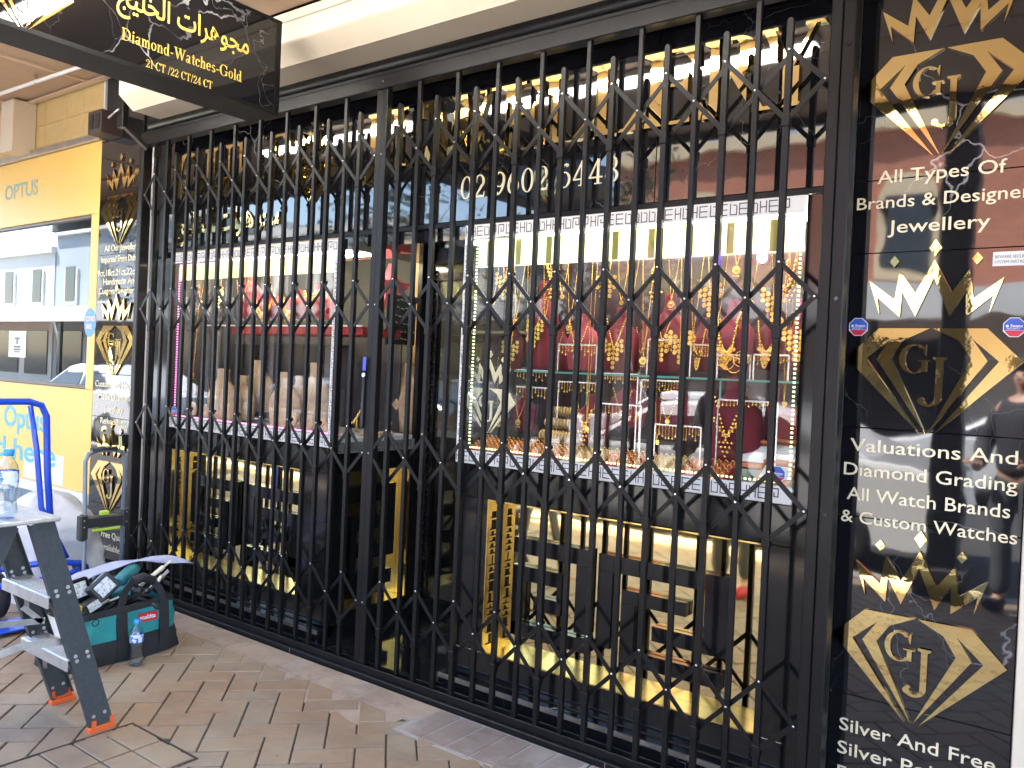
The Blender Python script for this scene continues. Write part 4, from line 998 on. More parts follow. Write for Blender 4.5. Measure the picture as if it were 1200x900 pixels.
for i, (x0, lab) in enumerate(((-5.6, 'leftmost'), (-4.15, 'middle one'), (-2.70, 'rightmost'))):
    t = thing('fluorescent_light', 'long fluorescent batten under the awning, %s of the mirrored row' % lab, 'ceiling light', (x0 + .65, 1.80, 3.2), 'fluorescent battens under the awning')
    zc = 3.212 if x0 > -4.9 else 3.43
    zc = 3.20
    b = MB(); b.bbox(x0, x0 + 1.42, 1.76, 1.86, zc - .03, zc + .01, .004); part('batten_body', b, M_white, t)
    b = MB(); b.bbox(x0 + .01, x0 + 1.41, 1.765, 1.855, zc - .065, zc - .0305, .01); part('diffuser', b, M_tube, t)
b = MB(); b.tube([PZ(-40, 121, 3.38), PZ(0, 110, 3.38), PZ(45, 93, 3.38), PZ(95, 78, 3.38)] , .014, 8)
p0 = PZ(0, 110, 3.38); p1 = PZ(95, 78, 3.38); d = (p1 - p0)
b = MB(); b.tube([p0 - d * 1.5, p0, p1, p1 + d * 2.2], .014, 10); cd = solo('conduit', b, M_white, 'white conduit pipe running under the awning soffit beside the hanging sign', 'pipe', tuple(p0))
sd_ = MB(); c_ = p0.lerp(p1, .47); sd_.tube([c_ + Vector((.0, 0, -.016)), c_ + Vector((0, 0, .05))], .012, 8); o = link('saddle_clip', sd_.mesh('saddle_clip', M_alu, wloc(cd)), cd)

# ------------------------------------------------------------------ phone shop next door
ph = thing('phone_shop', 'yellow fronted phone shop with a big window and mustard tiled upper wall', 'shop', (-7.4, F, 0))
XR = -5.902
def wallbox(name, x0, x1, z0, z1, m, y0=F, y1=F + .1, bev=.002):
    b = MB(); b.bbox(x0, x1, y0, y1, z0, z1, bev); return part(name, b, m, ph)
wallbox('yellow_panel', -9.8, XR, .502, 1.245, M_yel)
wallbox('yellow_panel', -9.8, XR, 2.505, 3.018, M_yel)
wallbox('yellow_panel', -6.005, XR, 1.247, 2.503, M_yel)
wallbox('yellow_panel', -9.8, -8.4, 1.247, 2.503, M_yel)
wallbox('sign_rail', -9.8, -5.89, 3.020, 3.068, M_alu, F - .03)
wallbox('white_skirting_trim', -9.8, XR + .003, .425, .500, M_white, F - .012)
x = -9.8
while x < -5.95:
    wallbox('blue_tile', x + .002, min(x + .148, XR), .003, .423, M_teal, F - .004, F + .05); x += .15
x = -9.8
for r in range(2):
    for i in range(13): wallbox('mustard_tile', -9.8 + i * .3 + .001, min(-9.8 + i * .3 + .2985, -5.905), 3.07 + r * .19 + .001, 3.07 + r * .19 + .1885, M_wall, F + .012, F + .08, .001)
wallbox('white_angle_trim', -5.903, -5.888, 3.07, 3.45, M_white, F + .004, F + .03)
b = MB(); b.bbox(-7.16, -6.95, 2.79, F + .01, 3.04, 3.44, .006); part('duct_box', b, M_cream, ph)
b = MB(); b.box(-8.4, -6.005, F + .03, F + .038, 1.247, 2.503); part('window_pane', b, glass('phone_shop_glass', (.55, .6, .62), 1.6, 2.0), ph)
b = MB(); b.bbox(-8.4, -6.006, F + .01, F + .05, 1.2475, 1.275, .002); b.bbox(-6.03, -6.006, F + .01, F + .05, 1.277, 2.48, .002); b.bbox(-8.4, -6.006, F + .01, F + .05, 2.482, 2.503, .002); part('window_frame', b, mat('brown_window_frame', (.12, .09, .07), .4), ph)
b = MB(); b.box(-9.8, -5.92, 5.4, 5.5, 0, 3.4); b.box(-9.9, -9.8, F + .12, 5.5, 0, 3.4); b.box(-5.93, -5.92, F + .12, 5.4, 0, 3.4); b.box(-9.8, -5.93, F + .12, 5.4, -.01, .05); b.box(-9.8, -5.93, F + .12, 5.4, 3.0, 3.05); part('room_shell', b, M_grey, ph)
for x in (-8.6, -7.2):
    b = MB(); b.box(x - .6, x + .6, 4.0, 4.15, 2.93, 2.99); part('ceiling_light', b, mat('shop_tube_light', (1, 1, 1), emit=1.5, ecol=(1, 1, .95)), ph)
b = MB(); b.bbox(-6.62, -6.42, 3.4, 3.6, .05, 2.95, .01); part('inner_column', b, M_grey, ph)
b = MB(); b.bbox(-6.9, -6.68, 3.5, 3.8, .05, 1.45, .01); part('display_kiosk', b, M_teal, ph)
def ptext(s, u0, v0, u1, v1, cap, m, lab, bold=.02):
    a = PY(u0, v0, F - .002); c = PY(u1, v1, F - .002)
    q = put_text(s, a.x, c.x, (a.z + c.z) / 2, cap, F - .0022, bold); q = thicken(q, .002)
    return solo('sign_lettering', q, m, lab, 'lettering', (a.x, F, a.z))
M_cyan = mat('turquoise_print', (.10, .48, .62), .45)
ptext('OPTUS', 5.5, 233.5, 44, 229, .118, mat('muted_teal_print', (.30, .46, .38), .45), 'word OPTUS in muted teal capitals on the yellow panel above the window')
a = PY(27, 549, F - .0012); c = PY(67, 515, F - .0012)
b = MB(); b.box(-6.93, -6.285, F - .0016, F - .0002, .515, .735); solo('white_patch', b, M_white, 'white rectangle behind the word here on the yellow wall', 'sign panel', (-6.6, F, .62))
ptext('Optus', 4, 498.5, 53, 505, .165, M_cyan, 'turquoise word Optus low on the yellow wall above the words paid here', .02)
ptext('prepaid here', -62, 523, 65, 544, .165, M_cyan, 'turquoise words prepaid here low on the yellow wall behind the blue hand truck', .02)
b = MB(); a = PY(10, 418, F + .028); c = PY(31, 388, F + .028); b.box(a.x, c.x, F + .0265, F + .0285, a.z, c.z)
nt_ = solo('paper_notice', b, M_white, 'white paper notice with bold black print taped inside the phone shop window', 'notice', (a.x, F + .028, a.z))
b = MB(); w = c.x - a.x; h = c.z - a.z; k = lambda u0, u1, v0, v1: b.box(a.x + w * u0, a.x + w * u1, F + .0255, F + .0264, a.z + h * v0, a.z + h * v1)
k(.35, .65, .68, .76); k(.45, .55, .5, .68); k(.3, .7, .36, .44); k(.3, .7, .26, .33); k(.33, .67, .18, .23)
o = link('notice_print', b.mesh('notice_print', M_ink, wloc(nt_)), nt_)
a = PY(105.5, 378, F - .001); t = thing('round_sticker', 'round blue sticker at the right edge of the phone shop window', 'sticker', (a.x, F, a.z))
b = MB(); b.prism([(.085 * math.cos(i * .2618), .105 * math.sin(i * .2618)) for i in range(24)], -.0012, 0); lpart('backing', b, mat('sticker_sky_blue', (.08, .30, .62), .4), t)
b = MB()
for s_, z in (('COVID', .01), ('SAFE', -.045)):
    q = text_mb(s_, 1, .02)
    for v in q.v: v.x, v.y, v.z = -.062 + v.x * .042, -.0018, z + v.y * .05
    b.add(q.v, q.f)
lpart('sticker_print', b, mat('sticker_print_pink', (.85, .55, .60), .4), t)

t = thing('speaker_box', 'brown black box with two vertical slots mounted over the left pier', 'box', (-5.70, 2.87, 3.0))
b = MB(); b.bbox(-5.79, -5.61, 2.80, F - .001, 3.0, 3.155, .003); part('casing', b, mat('brown_box', (.060, .038, .032), .5), t)
for i in range(2):
    b = MB(); b.box(-5.77 + i * .085, -5.77 + i * .085 + .055, 2.796, 2.7995, 3.03, 3.13); part('slot', b, M_blackm, t)
# bracket and cable beside the hanging sign
t = thing('sign_bracket', 'small grey steel bracket with bolt under the end of the cream bulkhead', 'bracket', (-5.08, 2.7, 3.0))
b = MB(); b.bbox(-5.06, -4.99, 2.62, 2.66, 2.90, 3.08, .003); b.beam((-5.02, 2.64, 2.92), (-4.98, 2.78, 2.80), .05, .02); part('plate', b, M_rail, t)
b = MB(); b.tube([(-5.12, 2.60, 2.965), (-5.0, 2.60, 3.0)], .006, 6); part('bolt', b, M_alu, t)

# ------------------------------------------------------------------ hanging sign
hs = thing('hanging_sign', 'black marble hanging box sign with gold emblem and Arabic lettering', 'sign', (-3.3, 1.5, 2.637))
b = MB(); b.bbox(-3.40, -3.205, .45, 2.41, 2.637, 3.072, .003); part('sign_box', b, M_blackm, hs)
b = MB(); b.box(-3.2048, -3.2005, .47, 2.385, 2.655, 3.058); part('sign_face', b, marble('sign_marble', veins=.5, ior=1.5), hs)
b = MB()
for y0, y1, z0, z1 in ((.45, 2.41, 2.637, 2.6545), (.45, 2.41, 3.0585, 3.072), (2.386, 2.41, 2.655, 3.058)): b.box(-3.2046, -3.196, y0, y1, z0, z1)
part('face_trim', b, M_black, hs)
for y in (.8, 2.1):
    b = MB(); b.tube([(-3.3, y, 3.07), (-3.3, y, 3.215)], .012, 8); part('hanger_rod', b, M_rail, hs)
fr_ = lambda v: Vector((-v.y, v.x, v.z))      # facing -Y  ->  facing +X
et = link('emblem', None, hs, (-3.2003 + 3.3, 1.309 - 1.5, 2.644 + .162 - 2.637)); emblem(0, 0, 0, '', .66, .006, parts=et, frame=fr_)
def to_face(mb, y0, z0):
    mb.v = [Vector((-3.2002 - v.y, y0 + v.x, z0 + v.z)) for v in mb.v]; return mb
b = serif('Diamond-Watches-Gold', 0, 0, .047, 0, .0015, .545, .05); part('lettering', to_face(b, 1.665, 2.732), M_yelltxt, hs)
b = serif('21 CT /22 CT/24 CT', 0, 0, .032, 0, .0015, .30, .06); part('lettering', to_face(b, 1.767, 2.658), M_yelltxt, hs)
b = arabic(AR, 0, .60, 0, .135, 0, .0015, .008); b.v = [Vector((v.x, v.y - .0015, v.z)) for v in b.v]; part('lettering', to_face(b, 1.64, 2.815), M_yelltxt, hs)

# ------------------------------------------------------------------ step ladder
M_fibre = mat('grey_fibreglass', (.035, .043, .052), .6, col2=(.055, .062, .07), nscale=60, bump=.0003, bscale=200)
M_lalu = mat('worn_aluminium', (.62, .62, .64), .4, .85, col2=(.45, .45, .46), nscale=20, rvar=.1)
M_orange = mat('orange_rubber_foot', (.75, .12, .02), .6)
ld = thing('step_ladder', 'grey fibreglass step ladder with orange feet and aluminium treads', 'ladder', (-3.43, 1.45, 0))
def rail(x, yf, yt, zt, parent, flange, z0=.02, name='rail', wid=.088):
    # channel section rail leaning from foot (yf) to top (yt)
    b = MB(); a = Vector((x, yf, z0)); c = Vector((x, yt, zt)); t = (c - a).normalized(); w = Vector((0, t.z, -t.y)); n = Vector((1, 0, 0)); h = wid / 2
    def pl(o0, o1, w0, w1):
        vs = []
        for e in (a, c):
            for p, q in ((o0, w0), (o1, w0), (o1, w1), (o0, w1)): vs.append(e + n * p + w * q)
        b.add(vs, [(3, 2, 1, 0), (4, 5, 6, 7), (0, 1, 5, 4), (1, 2, 6, 5), (2, 3, 7, 6), (3, 0, 4, 7)])
    pl(0, .004 * flange, -h, h); pl(0.0045 * flange, .026 * flange, -h, -h + .004); pl(.0045 * flange, .026 * flange, h - .004, h)
    return part(name, b, M_fibre, parent)
for x, fl, yf in ((-3.225, -1, 1.705), (-3.635, 1, 1.735)):
    r = rail(x if fl < 0 else x, yf, 1.445, .868, ld, fl)
    b = MB(); y = yf; b.bbox(x - .006 if fl < 0 else x - .006, x + .006, y - .052, y + .050, -.003, .024, .004); b.bbox(min(x, x + fl * .03), max(x, x + fl * .03), y - .052, y + .05, -.003, .018, .003)
    for s in (-1, 1): b.box(x - .007, x + .007, y + s * .036 - .008, y + s * .036 + .008, .024, .05)
    o = link('rubber_foot', b.mesh('rubber_foot', M_orange, wloc(ld)), r)
    b = MB()
    for z in (.07, .31, .33, .58, .60):
        f = (z - .02) / .848; yy = yf + (1.445 - yf) * f
        for s in (-1, 1): b.lathe([(.008, 0), (.007, .003 * (1 if fl < 0 else 1))], (x + .0005 if fl < 0 else x + .0045, yy + s * .022, z + s * .004), 8, ax='x')
    o = link('rail_rivets', b.mesh('rail_rivets', M_lalu, wloc(ld)), r); o['kind'] = 'stuff'
for x, fl in ((-3.24, -1), (-3.62, 1)):
    r = rail(x, 1.00, 1.34, .862, ld, fl, name='rear_rail', wid=.07)
    b = MB(); b.bbox(x - .02, x + .02, .962, 1.04, -.003, .026, .003); o = link('rubber_foot', b.mesh('rubber_foot', M_orange, wloc(ld)), r)
for z, y in ((.315, 1.615), (.575, 1.535)):
    b = MB(); b.bbox(-3.628, -3.232, y - .052, y + .045, z - .006, z, .001)
    for k in range(7): b.box(-3.627, -3.233, y - .048 + k * .0135, y - .043 + k * .0135, z, z + .0022)
    b.bbox(-3.628, -3.232, y - .056, y - .050, z - .045, z - .001, .001); b.bbox(-3.628, -3.232, y + .046, y + .05, z - .03, z - .001, .001)
    part('tread', b, M_lalu, ld)
    for x in (-3.245, -3.615):
        b = MB(); b.beam((x, y - .02, z - .05), (x + (.08 if x < -3.4 else -.08), y - .02, z - .008), .02, .004); b.beam((x, y + .06 - .02, z - .15), (x + (.09 if x < -3.4 else -.09), y - .01, z - .012), .016, .003); part('tread_brace', b, M_lalu, ld)
b = MB(); b.bbox(-3.67, -3.19, 1.27, 1.50, .868, .885, .004); b.bbox(-3.67, -3.19, 1.27, 1.275, .84, .867, .001); part('top_cap', b, M_lalu, ld)
b = MB()
for k in range(9): b.box(-3.66, -3.20, 1.285 + k * .023, 1.290 + k * .023, .8851, .8865)
part('cap_ribs', b, M_lalu, ld)['kind'] = 'stuff'
for x in (-3.262, -3.60):
    b = MB(); b.beam((x, 1.64, .375), (x, 1.40, .40), .026, .004, (1, 0, 0)); b.beam((x, 1.405, .40), (x, 1.10, .345), .026, .004, (1, 0, 0)); b.beam((x, 1.63, .37), (x, 1.55, .45), .022, .004, (1, 0, 0)); b.lathe([(.011, -.006), (.011, .006)], (x, 1.405, .40), 10, ax='x'); part('spreader', b, M_lalu, ld)
b = MB(); b.beam((-3.60, 1.06, .17), (-3.26, 1.06, .17), .03, .01); b.beam((-3.60, 1.17, .45), (-3.26, 1.17, .45), .03, .01); part('rear_crossbar', b, M_lalu, ld)

# bottles
M_pet = glass('clear_bottle_plastic', (.93, .96, .98), 1.6, 2.2, .08); M_water = glass('bottled_water', (.86, .92, .97), 1.33, 1.2)
M_cap = mat('blue_bottle_cap', (.03, .28, .75), .35); M_label = mat('blue_bottle_label', (.03, .16, .60), .35, col2=(.7, .78, .9), nscale=16, mid=(.5, .52))
def bottle(x, y, z, sc, label):
    t = thing('water_bottle', label, 'bottle', (x, y, z), 'water bottles'); k = sc
    pr = [(.024, 0), (.031, .004), (.032, .02), (.029, .05), (.027, .075), (.030, .10), (.032, .12), (.032, .155), (.028, .175), (.018, .192), (.0125, .200), (.0125, .212)]
    b = MB(); b.lathe([(r * k, h * k) for r, h in pr], (0, 0, 0), 20); lpart('bottle_body', b, M_pet, t)
    b = MB(); b.lathe([(r * k * .94, h * k + .002) for r, h in pr[:6]], (0, 0, 0), 20); lpart('water', b, M_water, t)
    b = MB(); b.lathe([(.0326 * k, .118 * k), (.0326 * k, .158 * k)], (0, 0, 0), 20, cap=False); lpart('bottle_label', b, M_label, t)
    b = MB(); b.lathe([(.015 * k, .206 * k), (.016 * k, .208 * k), (.016 * k, .224 * k), (.014 * k, .227 * k)], (0, 0, 0), 16); lpart('cap', b, M_cap, t)
bottle(-3.805, 2.165, 0, .98, 'clear water bottle with blue cap standing on the pavers before the tool bag')
bottle(-3.262, 1.337, .8866, 1.12, 'clear water bottle with blue cap standing on top of the step ladder')

# ------------------------------------------------------------------ tool bag
M_bteal = mat('teal_canvas', (.03, .30, .31), .75, col2=(.02, .22, .235), nscale=10, bump=.0008, bscale=200)
M_bblk = mat('black_canvas', (.018, .018, .02), .8, bump=.0010, bscale=160)
M_bwht = mat('off_white_canvas', (.62, .61, .58), .8, bump=.0006, bscale=160)
M_mk = mat('red_badge', (.62, .02, .035), .45); M_toolg = mat('tool_teal_plastic', (.02, .17, .19), .45); M_toolk = mat('tool_black_plastic', (.02, .02, .022), .45)
tb = thing('tool_bag', 'open teal and black canvas tool bag full of power tools on the pavers', 'bag', (-4.06, 2.12, 0))
yb0, yb1 = 1.72, 2.50
def bagsec(z, grow=0):      # outline of the bag at height z, wrinkled a little
    pts = []; n = 48
    for k in range(n):
        a = 2 * math.pi * k / n; ca, sa = math.cos(a), math.sin(a)
        hx = .165 * (1 - .10 * (z / .26) ** 2) + grow; hy = .315 * (1 - .11 * (z / .26)) + grow
        e = .45; x = -4.06 + hx * math.copysign(abs(ca) ** e, ca); y = 2.165 + hy * math.copysign(abs(sa) ** e, sa)
        wv = .006 * math.sin(7 * a + z * 30) + .005 * math.sin(13 * a - z * 45); pts.append((x + wv * ca, y + wv * sa, z + (.010 * math.sin(3 * a) if z > .2 else 0)))
    return pts
def bagband(z0, z1, m, name, grow=0, ks=None, steps=4, close_top=False):
    b = MB(); rows = [bagsec(z0 + (z1 - z0) * i / steps, grow) for i in range(steps + 1)]; n = 48
    vs = [p for r in rows for p in r]; fs = []
    for i in range(steps):
        for k in range(n):
            if ks and not ks(k): continue
            fs.append((i * n + k, i * n + (k + 1) % n, (i + 1) * n + (k + 1) % n, (i + 1) * n + k))
    used = sorted({i for f in fs for i in f}); mp_ = {i: k for k, i in enumerate(used)}
    b.add([vs[i] for i in used], [[mp_[i] for i in f] for f in fs], True); return part(name, b, m, tb)
bagband(.0, .115, M_bblk, 'black_base', .003); bagband(.11, .245, M_bteal, 'teal_side'); bagband(.238, .272, M_bblk, 'zip_rim', .004)
b = MB(); b.add(bagsec(.004), [tuple(range(48))]); b.add(bagsec(.20, -.01), [tuple(range(48))]); part('bag_floor', b, M_bblk, tb)
bagband(.116, .244, M_bwht, 'off_white_end', .0035, lambda k: 34 <= k <= 43)
for yc in (2.14, 2.36):        # webbing straps with the carrying handle
    b = MB()
    for k, (x, z) in enumerate(((-3.886, .01), (-3.884, .12), (-3.892, .24))):
        pass
    xs_ = [(-3.890, .008), (-3.884, .06), (-3.885, .12), (-3.893, .19), (-3.902, .262)]
    for i in range(len(xs_) - 1):
        (xa, za), (xb, zb) = xs_[i], xs_[i + 1]; b.add([(xa, yc - .026, za), (xa, yc + .026, za), (xb, yc + .026, zb), (xb, yc - .026, zb), (xa - .01, yc - .026, za), (xa - .01, yc + .026, za), (xb - .01, yc + .026, zb), (xb - .01, yc - .026, zb)], [(0, 1, 2, 3), (0, 3, 7, 4), (1, 5, 6, 2)])
    part('webbing_strap', b, M_bblk, tb)
for xh, nm in ((-3.915, 0), (-4.20, 1)):
    b = MB(); pts = [Vector((xh, 2.14, .26)), Vector((xh - .01, 2.16, .33)), Vector((xh - .03, 2.21, .375)), Vector((xh - .035, 2.27, .385)), Vector((xh - .03, 2.32, .36)), Vector((xh - .01, 2.35, .31)), Vector((xh, 2.36, .26))]
    for i in range(len(pts) - 1): b.beam(pts[i], pts[i + 1] + (pts[i + 1] - pts[i]) * .12, .034, .008, (1, 0, 0))
    if nm == 0: b.tube([pts[2] + Vector((.002, 0, 0)), pts[3] + Vector((.002, 0, 0)), pts[4] + Vector((.002, 0, 0))], .024, 10)
    part('carry_handle', b, M_bblk, tb)
b = MB(); b.box(-3.8835, -3.8815, 2.215, 2.315, .178, .222); bd = part('red_badge', b, M_mk, tb)
q = text_mb('makita', 1, .03); b = MB(); b.add([Vector((-3.8808, 2.222 + v.x * .031, .191 + v.y * .030)) for v in q.v], q.f); o = link('badge_print', b.mesh('badge_print', M_white, wloc(tb)), bd)
b = MB(); b.tube([Vector((-3.880, 2.0 + .016 * math.cos(a * .52), .225 + .016 * math.sin(a * .52))) for a in range(12)], .0025, 5, close=True); part('d_ring', b, M_rail, tb)
M_scr = mat('pale_tool_label', (.62, .66, .70), .3, col2=(.3, .3, .32), nscale=120, mid=(.52, .56))
def boxtool(nm, lab, cat, c, sz, rot, m, face=None):
    t = thing(nm, lab, cat, c); t.rotation_euler = rot; a, b_, d = sz
    b = MB(); b.bbox(-a / 2, a / 2, -b_ / 2, b_ / 2, -d / 2, d / 2, .008); lpart('casing', b, m, t)
    if face: b = MB(); b.bbox(a / 2 + .0005, a / 2 + .003, -b_ * .33, b_ * .33, -d * .33, d * .33, .001); lpart('face_label', b, face, t)
    return t
boxtool('battery_pack', 'black battery pack with pale label tilted on top of the bag', 'battery', (-4.00, 2.09, .355), (.07, .125, .10), (.7, -.3, -.2), M_toolk, M_scr)
boxtool('battery_charger', 'grey charger with pale label behind the black battery pack in the bag', 'charger', (-4.09, 2.00, .335), (.07, .13, .11), (.15, -.35, .1), M_rail, M_scr)
boxtool('battery_pack', 'black battery pack lying flat at the near end of the bag', 'battery', (-3.99, 2.02, .275), (.08, .11, .06), (.3, -.3, .2), M_toolk, M_scr)
def drill(c, rz, label, m):
    t = thing('cordless_drill', label, 'drill', c); t.rotation_euler = (.25, .2, rz)
    b = MB(); b.lathe([(.020, -.09), (.033, -.08), (.036, -.02), (.036, .05), (.028, .075)], (0, 0, 0), 14, ax='y'); b.bbox(-.018, .018, -.045, -.005, -.13, -.02, .008); lpart('body', b, m, t)
    b = MB(); b.lathe([(.026, .076), (.026, .10), (.014, .125)], (0, 0, 0), 12, ax='y'); b.tube([(0, .125, 0), (0, .17, 0)], .004, 6); lpart('chuck', b, M_toolk, t)
    b = MB(); b.bbox(-.036, .036, -.08, .04, -.165, -.132, .008); lpart('battery', b, M_toolk, t)
drill((-4.10, 2.27, .37), .6, 'teal cordless drill lying across the far end of the bag', M_toolg)
drill((-4.03, 2.20, .30), -1.1, 'second teal drill half sunk between the battery and the carry handle', M_toolg)
drill((-4.13, 2.12, .30), 2.2, 'dark cordless driver deep in the middle of the bag', M_toolk)
t = thing('tape_measure', 'yellow tape measure at the near end of the bag', 'tape measure', (-3.95, 1.935, .285)); b = MB(); b.bbox(-.025, .025, -.025, .025, -.025, .025, .008); lpart('case', b, mat('yellow_plastic', (.80, .55, .03), .4), t)
b = MB(); b.box(-.018, .018, .0255, .04, -.022, -.019); lpart('blade', b, M_alu, t)
for i, (p, q_, r_, m, lab) in enumerate((((-4.12, 2.30, .26), (-4.02, 2.42, .40), .012, M_cream, 'cream handled chisel sticking out of the far end of the bag'), ((-3.97, 2.08, .22), (-3.93, 2.20, .30), .013, M_rail, 'grey pipe wrench handle lying along the zip rim'),
        ((-4.02, 1.95, .24), (-3.95, 2.10, .30), .010, M_alu, 'silver pliers lying across the near end of the bag'), ((-4.10, 2.36, .24), (-4.05, 2.44, .345), .014, M_alu, 'shiny clamp standing at the far end of the bag'))):
    b = MB(); P_, Q_ = Vector(p), Vector(q_); b.tube([P_, P_.lerp(Q_, .5), Q_], [r_, r_ * .8, r_ * 1.1], 8); b.beam(Q_, Q_ + (Q_ - P_) * .25, r_ * 2.2, r_ * .8); solo('hand_tool', b, m, lab, 'tool', p)
b = MB()
for k in range(14):
    a = random.uniform(0, 6.28); c0 = Vector((-4.06 + random.uniform(-.10, .10), 2.1 + random.uniform(-.26, .26), .23 + random.uniform(0, .03)))
    b.tube([c0, c0 + Vector((math.cos(a) * .05, math.sin(a) * .06, .03)), c0 + Vector((math.cos(a) * .10, math.sin(a) * .12, .0))], random.uniform(.007, .016), 6)
o = solo('loose_cables', b, M_toolk, 'tangle of black cables and tool handles filling the open bag', 'cables', (-4.06, 2.1, .24)); o['kind'] = 'stuff'; del o['category']
# pale folded sheet lying over the back of the bag
def sheet(pts_top, pts_bot, n, label, m, base):
    b = MB(); vs = []; fs = []; mrow = 5
    for i in range(n + 1):
        f = i / n
        for j in range(mrow):
            g = j / (mrow - 1); A = pts_top(f); B = pts_bot(f); p = A.lerp(B, g); p.z += .008 * math.sin(9 * f + 3 * g) + .006 * math.sin(4 * g + 17 * f); vs.append(p)
    for i in range(n):
        for j in range(mrow - 1): fs.append((i * mrow + j, (i + 1) * mrow + j, (i + 1) * mrow + j + 1, i * mrow + j + 1))
    b.add(vs, fs, True); o = solo('plastic_sheet', b, m, label, 'sheet', base); sd = o.modifiers.new('s', 'SOLIDIFY'); sd.thickness = .004; return o
M_sheet = mat('lilac_white_plastic_sheet', (.36, .38, .52), .5, bump=.002, bscale=18)
bez = lambda a, b_, c, d: (lambda f: Vector(a) * (1 - f) ** 3 + Vector(b_) * 3 * f * (1 - f) ** 2 + Vector(c) * 3 * f * f * (1 - f) + Vector(d) * f ** 3)
sheet(bez((-4.22, 2.0, .345), (-4.22, 2.12, .435), (-4.16, 2.40, .475), (-4.05, 2.60, .395)), bez((-4.16, 2.0, .32), (-4.16, 2.14, .42), (-4.10, 2.38, .445), (-4.04, 2.61, .39)), 20, 'pale lilac plastic sheet draped over the back of the tool bag', M_sheet, (-4.2, 2.3, .3))

# ------------------------------------------------------------------ folding trolley behind the bag
M_grt = mat('grey_painted_tube', (.17, .20, .25), .4, .3); M_lime = mat('lime_plastic', (.42, .55, .05), .45)
tr = thing('folding_trolley', 'folding luggage trolley with grey tube handle and black crosspiece behind the bag', 'trolley', (-4.45, 2.31, 0))
XT = -4.45
b = MB(); b.tube([(XT + .10, 2.20, .16), (XT + .02, 2.215, .24), (XT, 2.22, .30), (XT, 2.205, .925), (XT, 2.222, .965), (XT, 2.26, .98), (XT, 2.375, .98), (XT, 2.41, .965), (XT, 2.425, .93), (XT, 2.425, .12)], .0115, 10); part('handle_tube', b, M_grt, tr)
b = MB(); b.tube([(XT, 2.235, .985), (XT, 2.30, .99), (XT, 2.375, .985)], .0145, 10); part('handle_grip', b, M_toolk, tr)
b = MB(); b.bbox(XT - .022, XT + .022, 2.185, 2.445, .565, .625, .008); b.bbox(XT - .024, XT + .024, 2.18, 2.225, .50, .64, .008); b.bbox(XT - .024, XT + .024, 2.41, 2.452, .555, .655, .008); part('crosspiece', b, M_toolk, tr)
b = MB(); b.bbox(XT + .0245, XT + .034, 2.24, 2.395, .545, .562, .004); b.bbox(XT - .015, XT + .015, 2.295, 2.34, .6255, .65, .004); part('release_lever', b, M_lime, tr)
for y, z in ((2.20, .61), (2.20, .575), (2.432, .635), (2.432, .58)):
    b = MB(); b.lathe([(.005, 0), (.004, .003)], (XT + .0245, y, z), 8, ax='x'); part('bolt', b, M_alu, tr)
b = MB(); b.bbox(XT - .02, XT + .03, 2.17, 2.46, .06, .12, .008); b.bbox(XT + .03, XT + .26, 2.19, 2.44, .035, .05, .004); part('base_plate', b, M_grt, tr)
for y in (2.15, 2.48):
    b = MB(); b.lathe([(.055, -.015), (.07, -.012), (.07, .012), (.055, .015)], (XT - .02, y, .07), 16, ax='y'); part('wheel', b, M_tyre, tr)

# ------------------------------------------------------------------ blue hand truck
M_blue = mat('blue_painted_tube', (.012, .07, .55), .3, coat=.5)
ht = thing('hand_truck', 'bright blue tubular hand truck with black tyres against the yellow wall', 'hand truck', (-5.0, 2.2, 0))
XH = -5.0
b = MB(); b.tube([(XH, 1.42, .30), (XH, 1.42, 1.12), (XH, 1.44, 1.19), (XH, 1.50, 1.215), (XH, 2.15, 1.215), (XH, 2.215, 1.195), (XH, 2.245, 1.13), (XH, 2.262, .80), (XH + .02, 2.30, .30)], .019, 12); part('frame_loop', b, M_blue, ht)
b = MB(); b.tube([(XH - .05, 2.175, 1.19), (XH - .02, 2.205, .95), (XH + .0, 2.235, .60), (XH + .06, 2.36, .30)], .016, 10); part('side_brace', b, M_blue, ht)
b = MB(); b.tube([(XH + .05, 1.40, .29), (XH + .05, 2.30, .29), (XH + .12, 2.43, .265)], .018, 10); b.tube([(XH + .12, 1.45, .21), (XH + .12, 2.32, .21), (XH + .10, 2.46, .245)], .018, 10); part('axle_bar', b, M_blue, ht)
b = MB(); b.bbox(XH + .14, XH + .36, 1.50, 2.28, .02, .03, .003); part('toe_plate', b, M_blue, ht)
for y, s in ((2.02, 1), (2.50, 1), (1.42, 1)):
    if y == 1.42: continue
    b = MB(); b.lathe([(.07, -.03), (.105, -.035), (.125, -.02), (.13, 0), (.125, .02), (.105, .035), (.07, .03)], (XH - .02, y - (.03 if y > 2.3 else 0), .128), 24, ax='y'); w = part('wheel', b, M_tyre, ht)
    b = MB(); b.lathe([(.02, -.03), (.068, -.022), (.068, .022), (.02, .03)], (XH - .02, y - (.03 if y > 2.3 else 0), .128), 18, ax='y'); o = link('hub', b.mesh('hub', M_toolk, wloc(ht)), w)

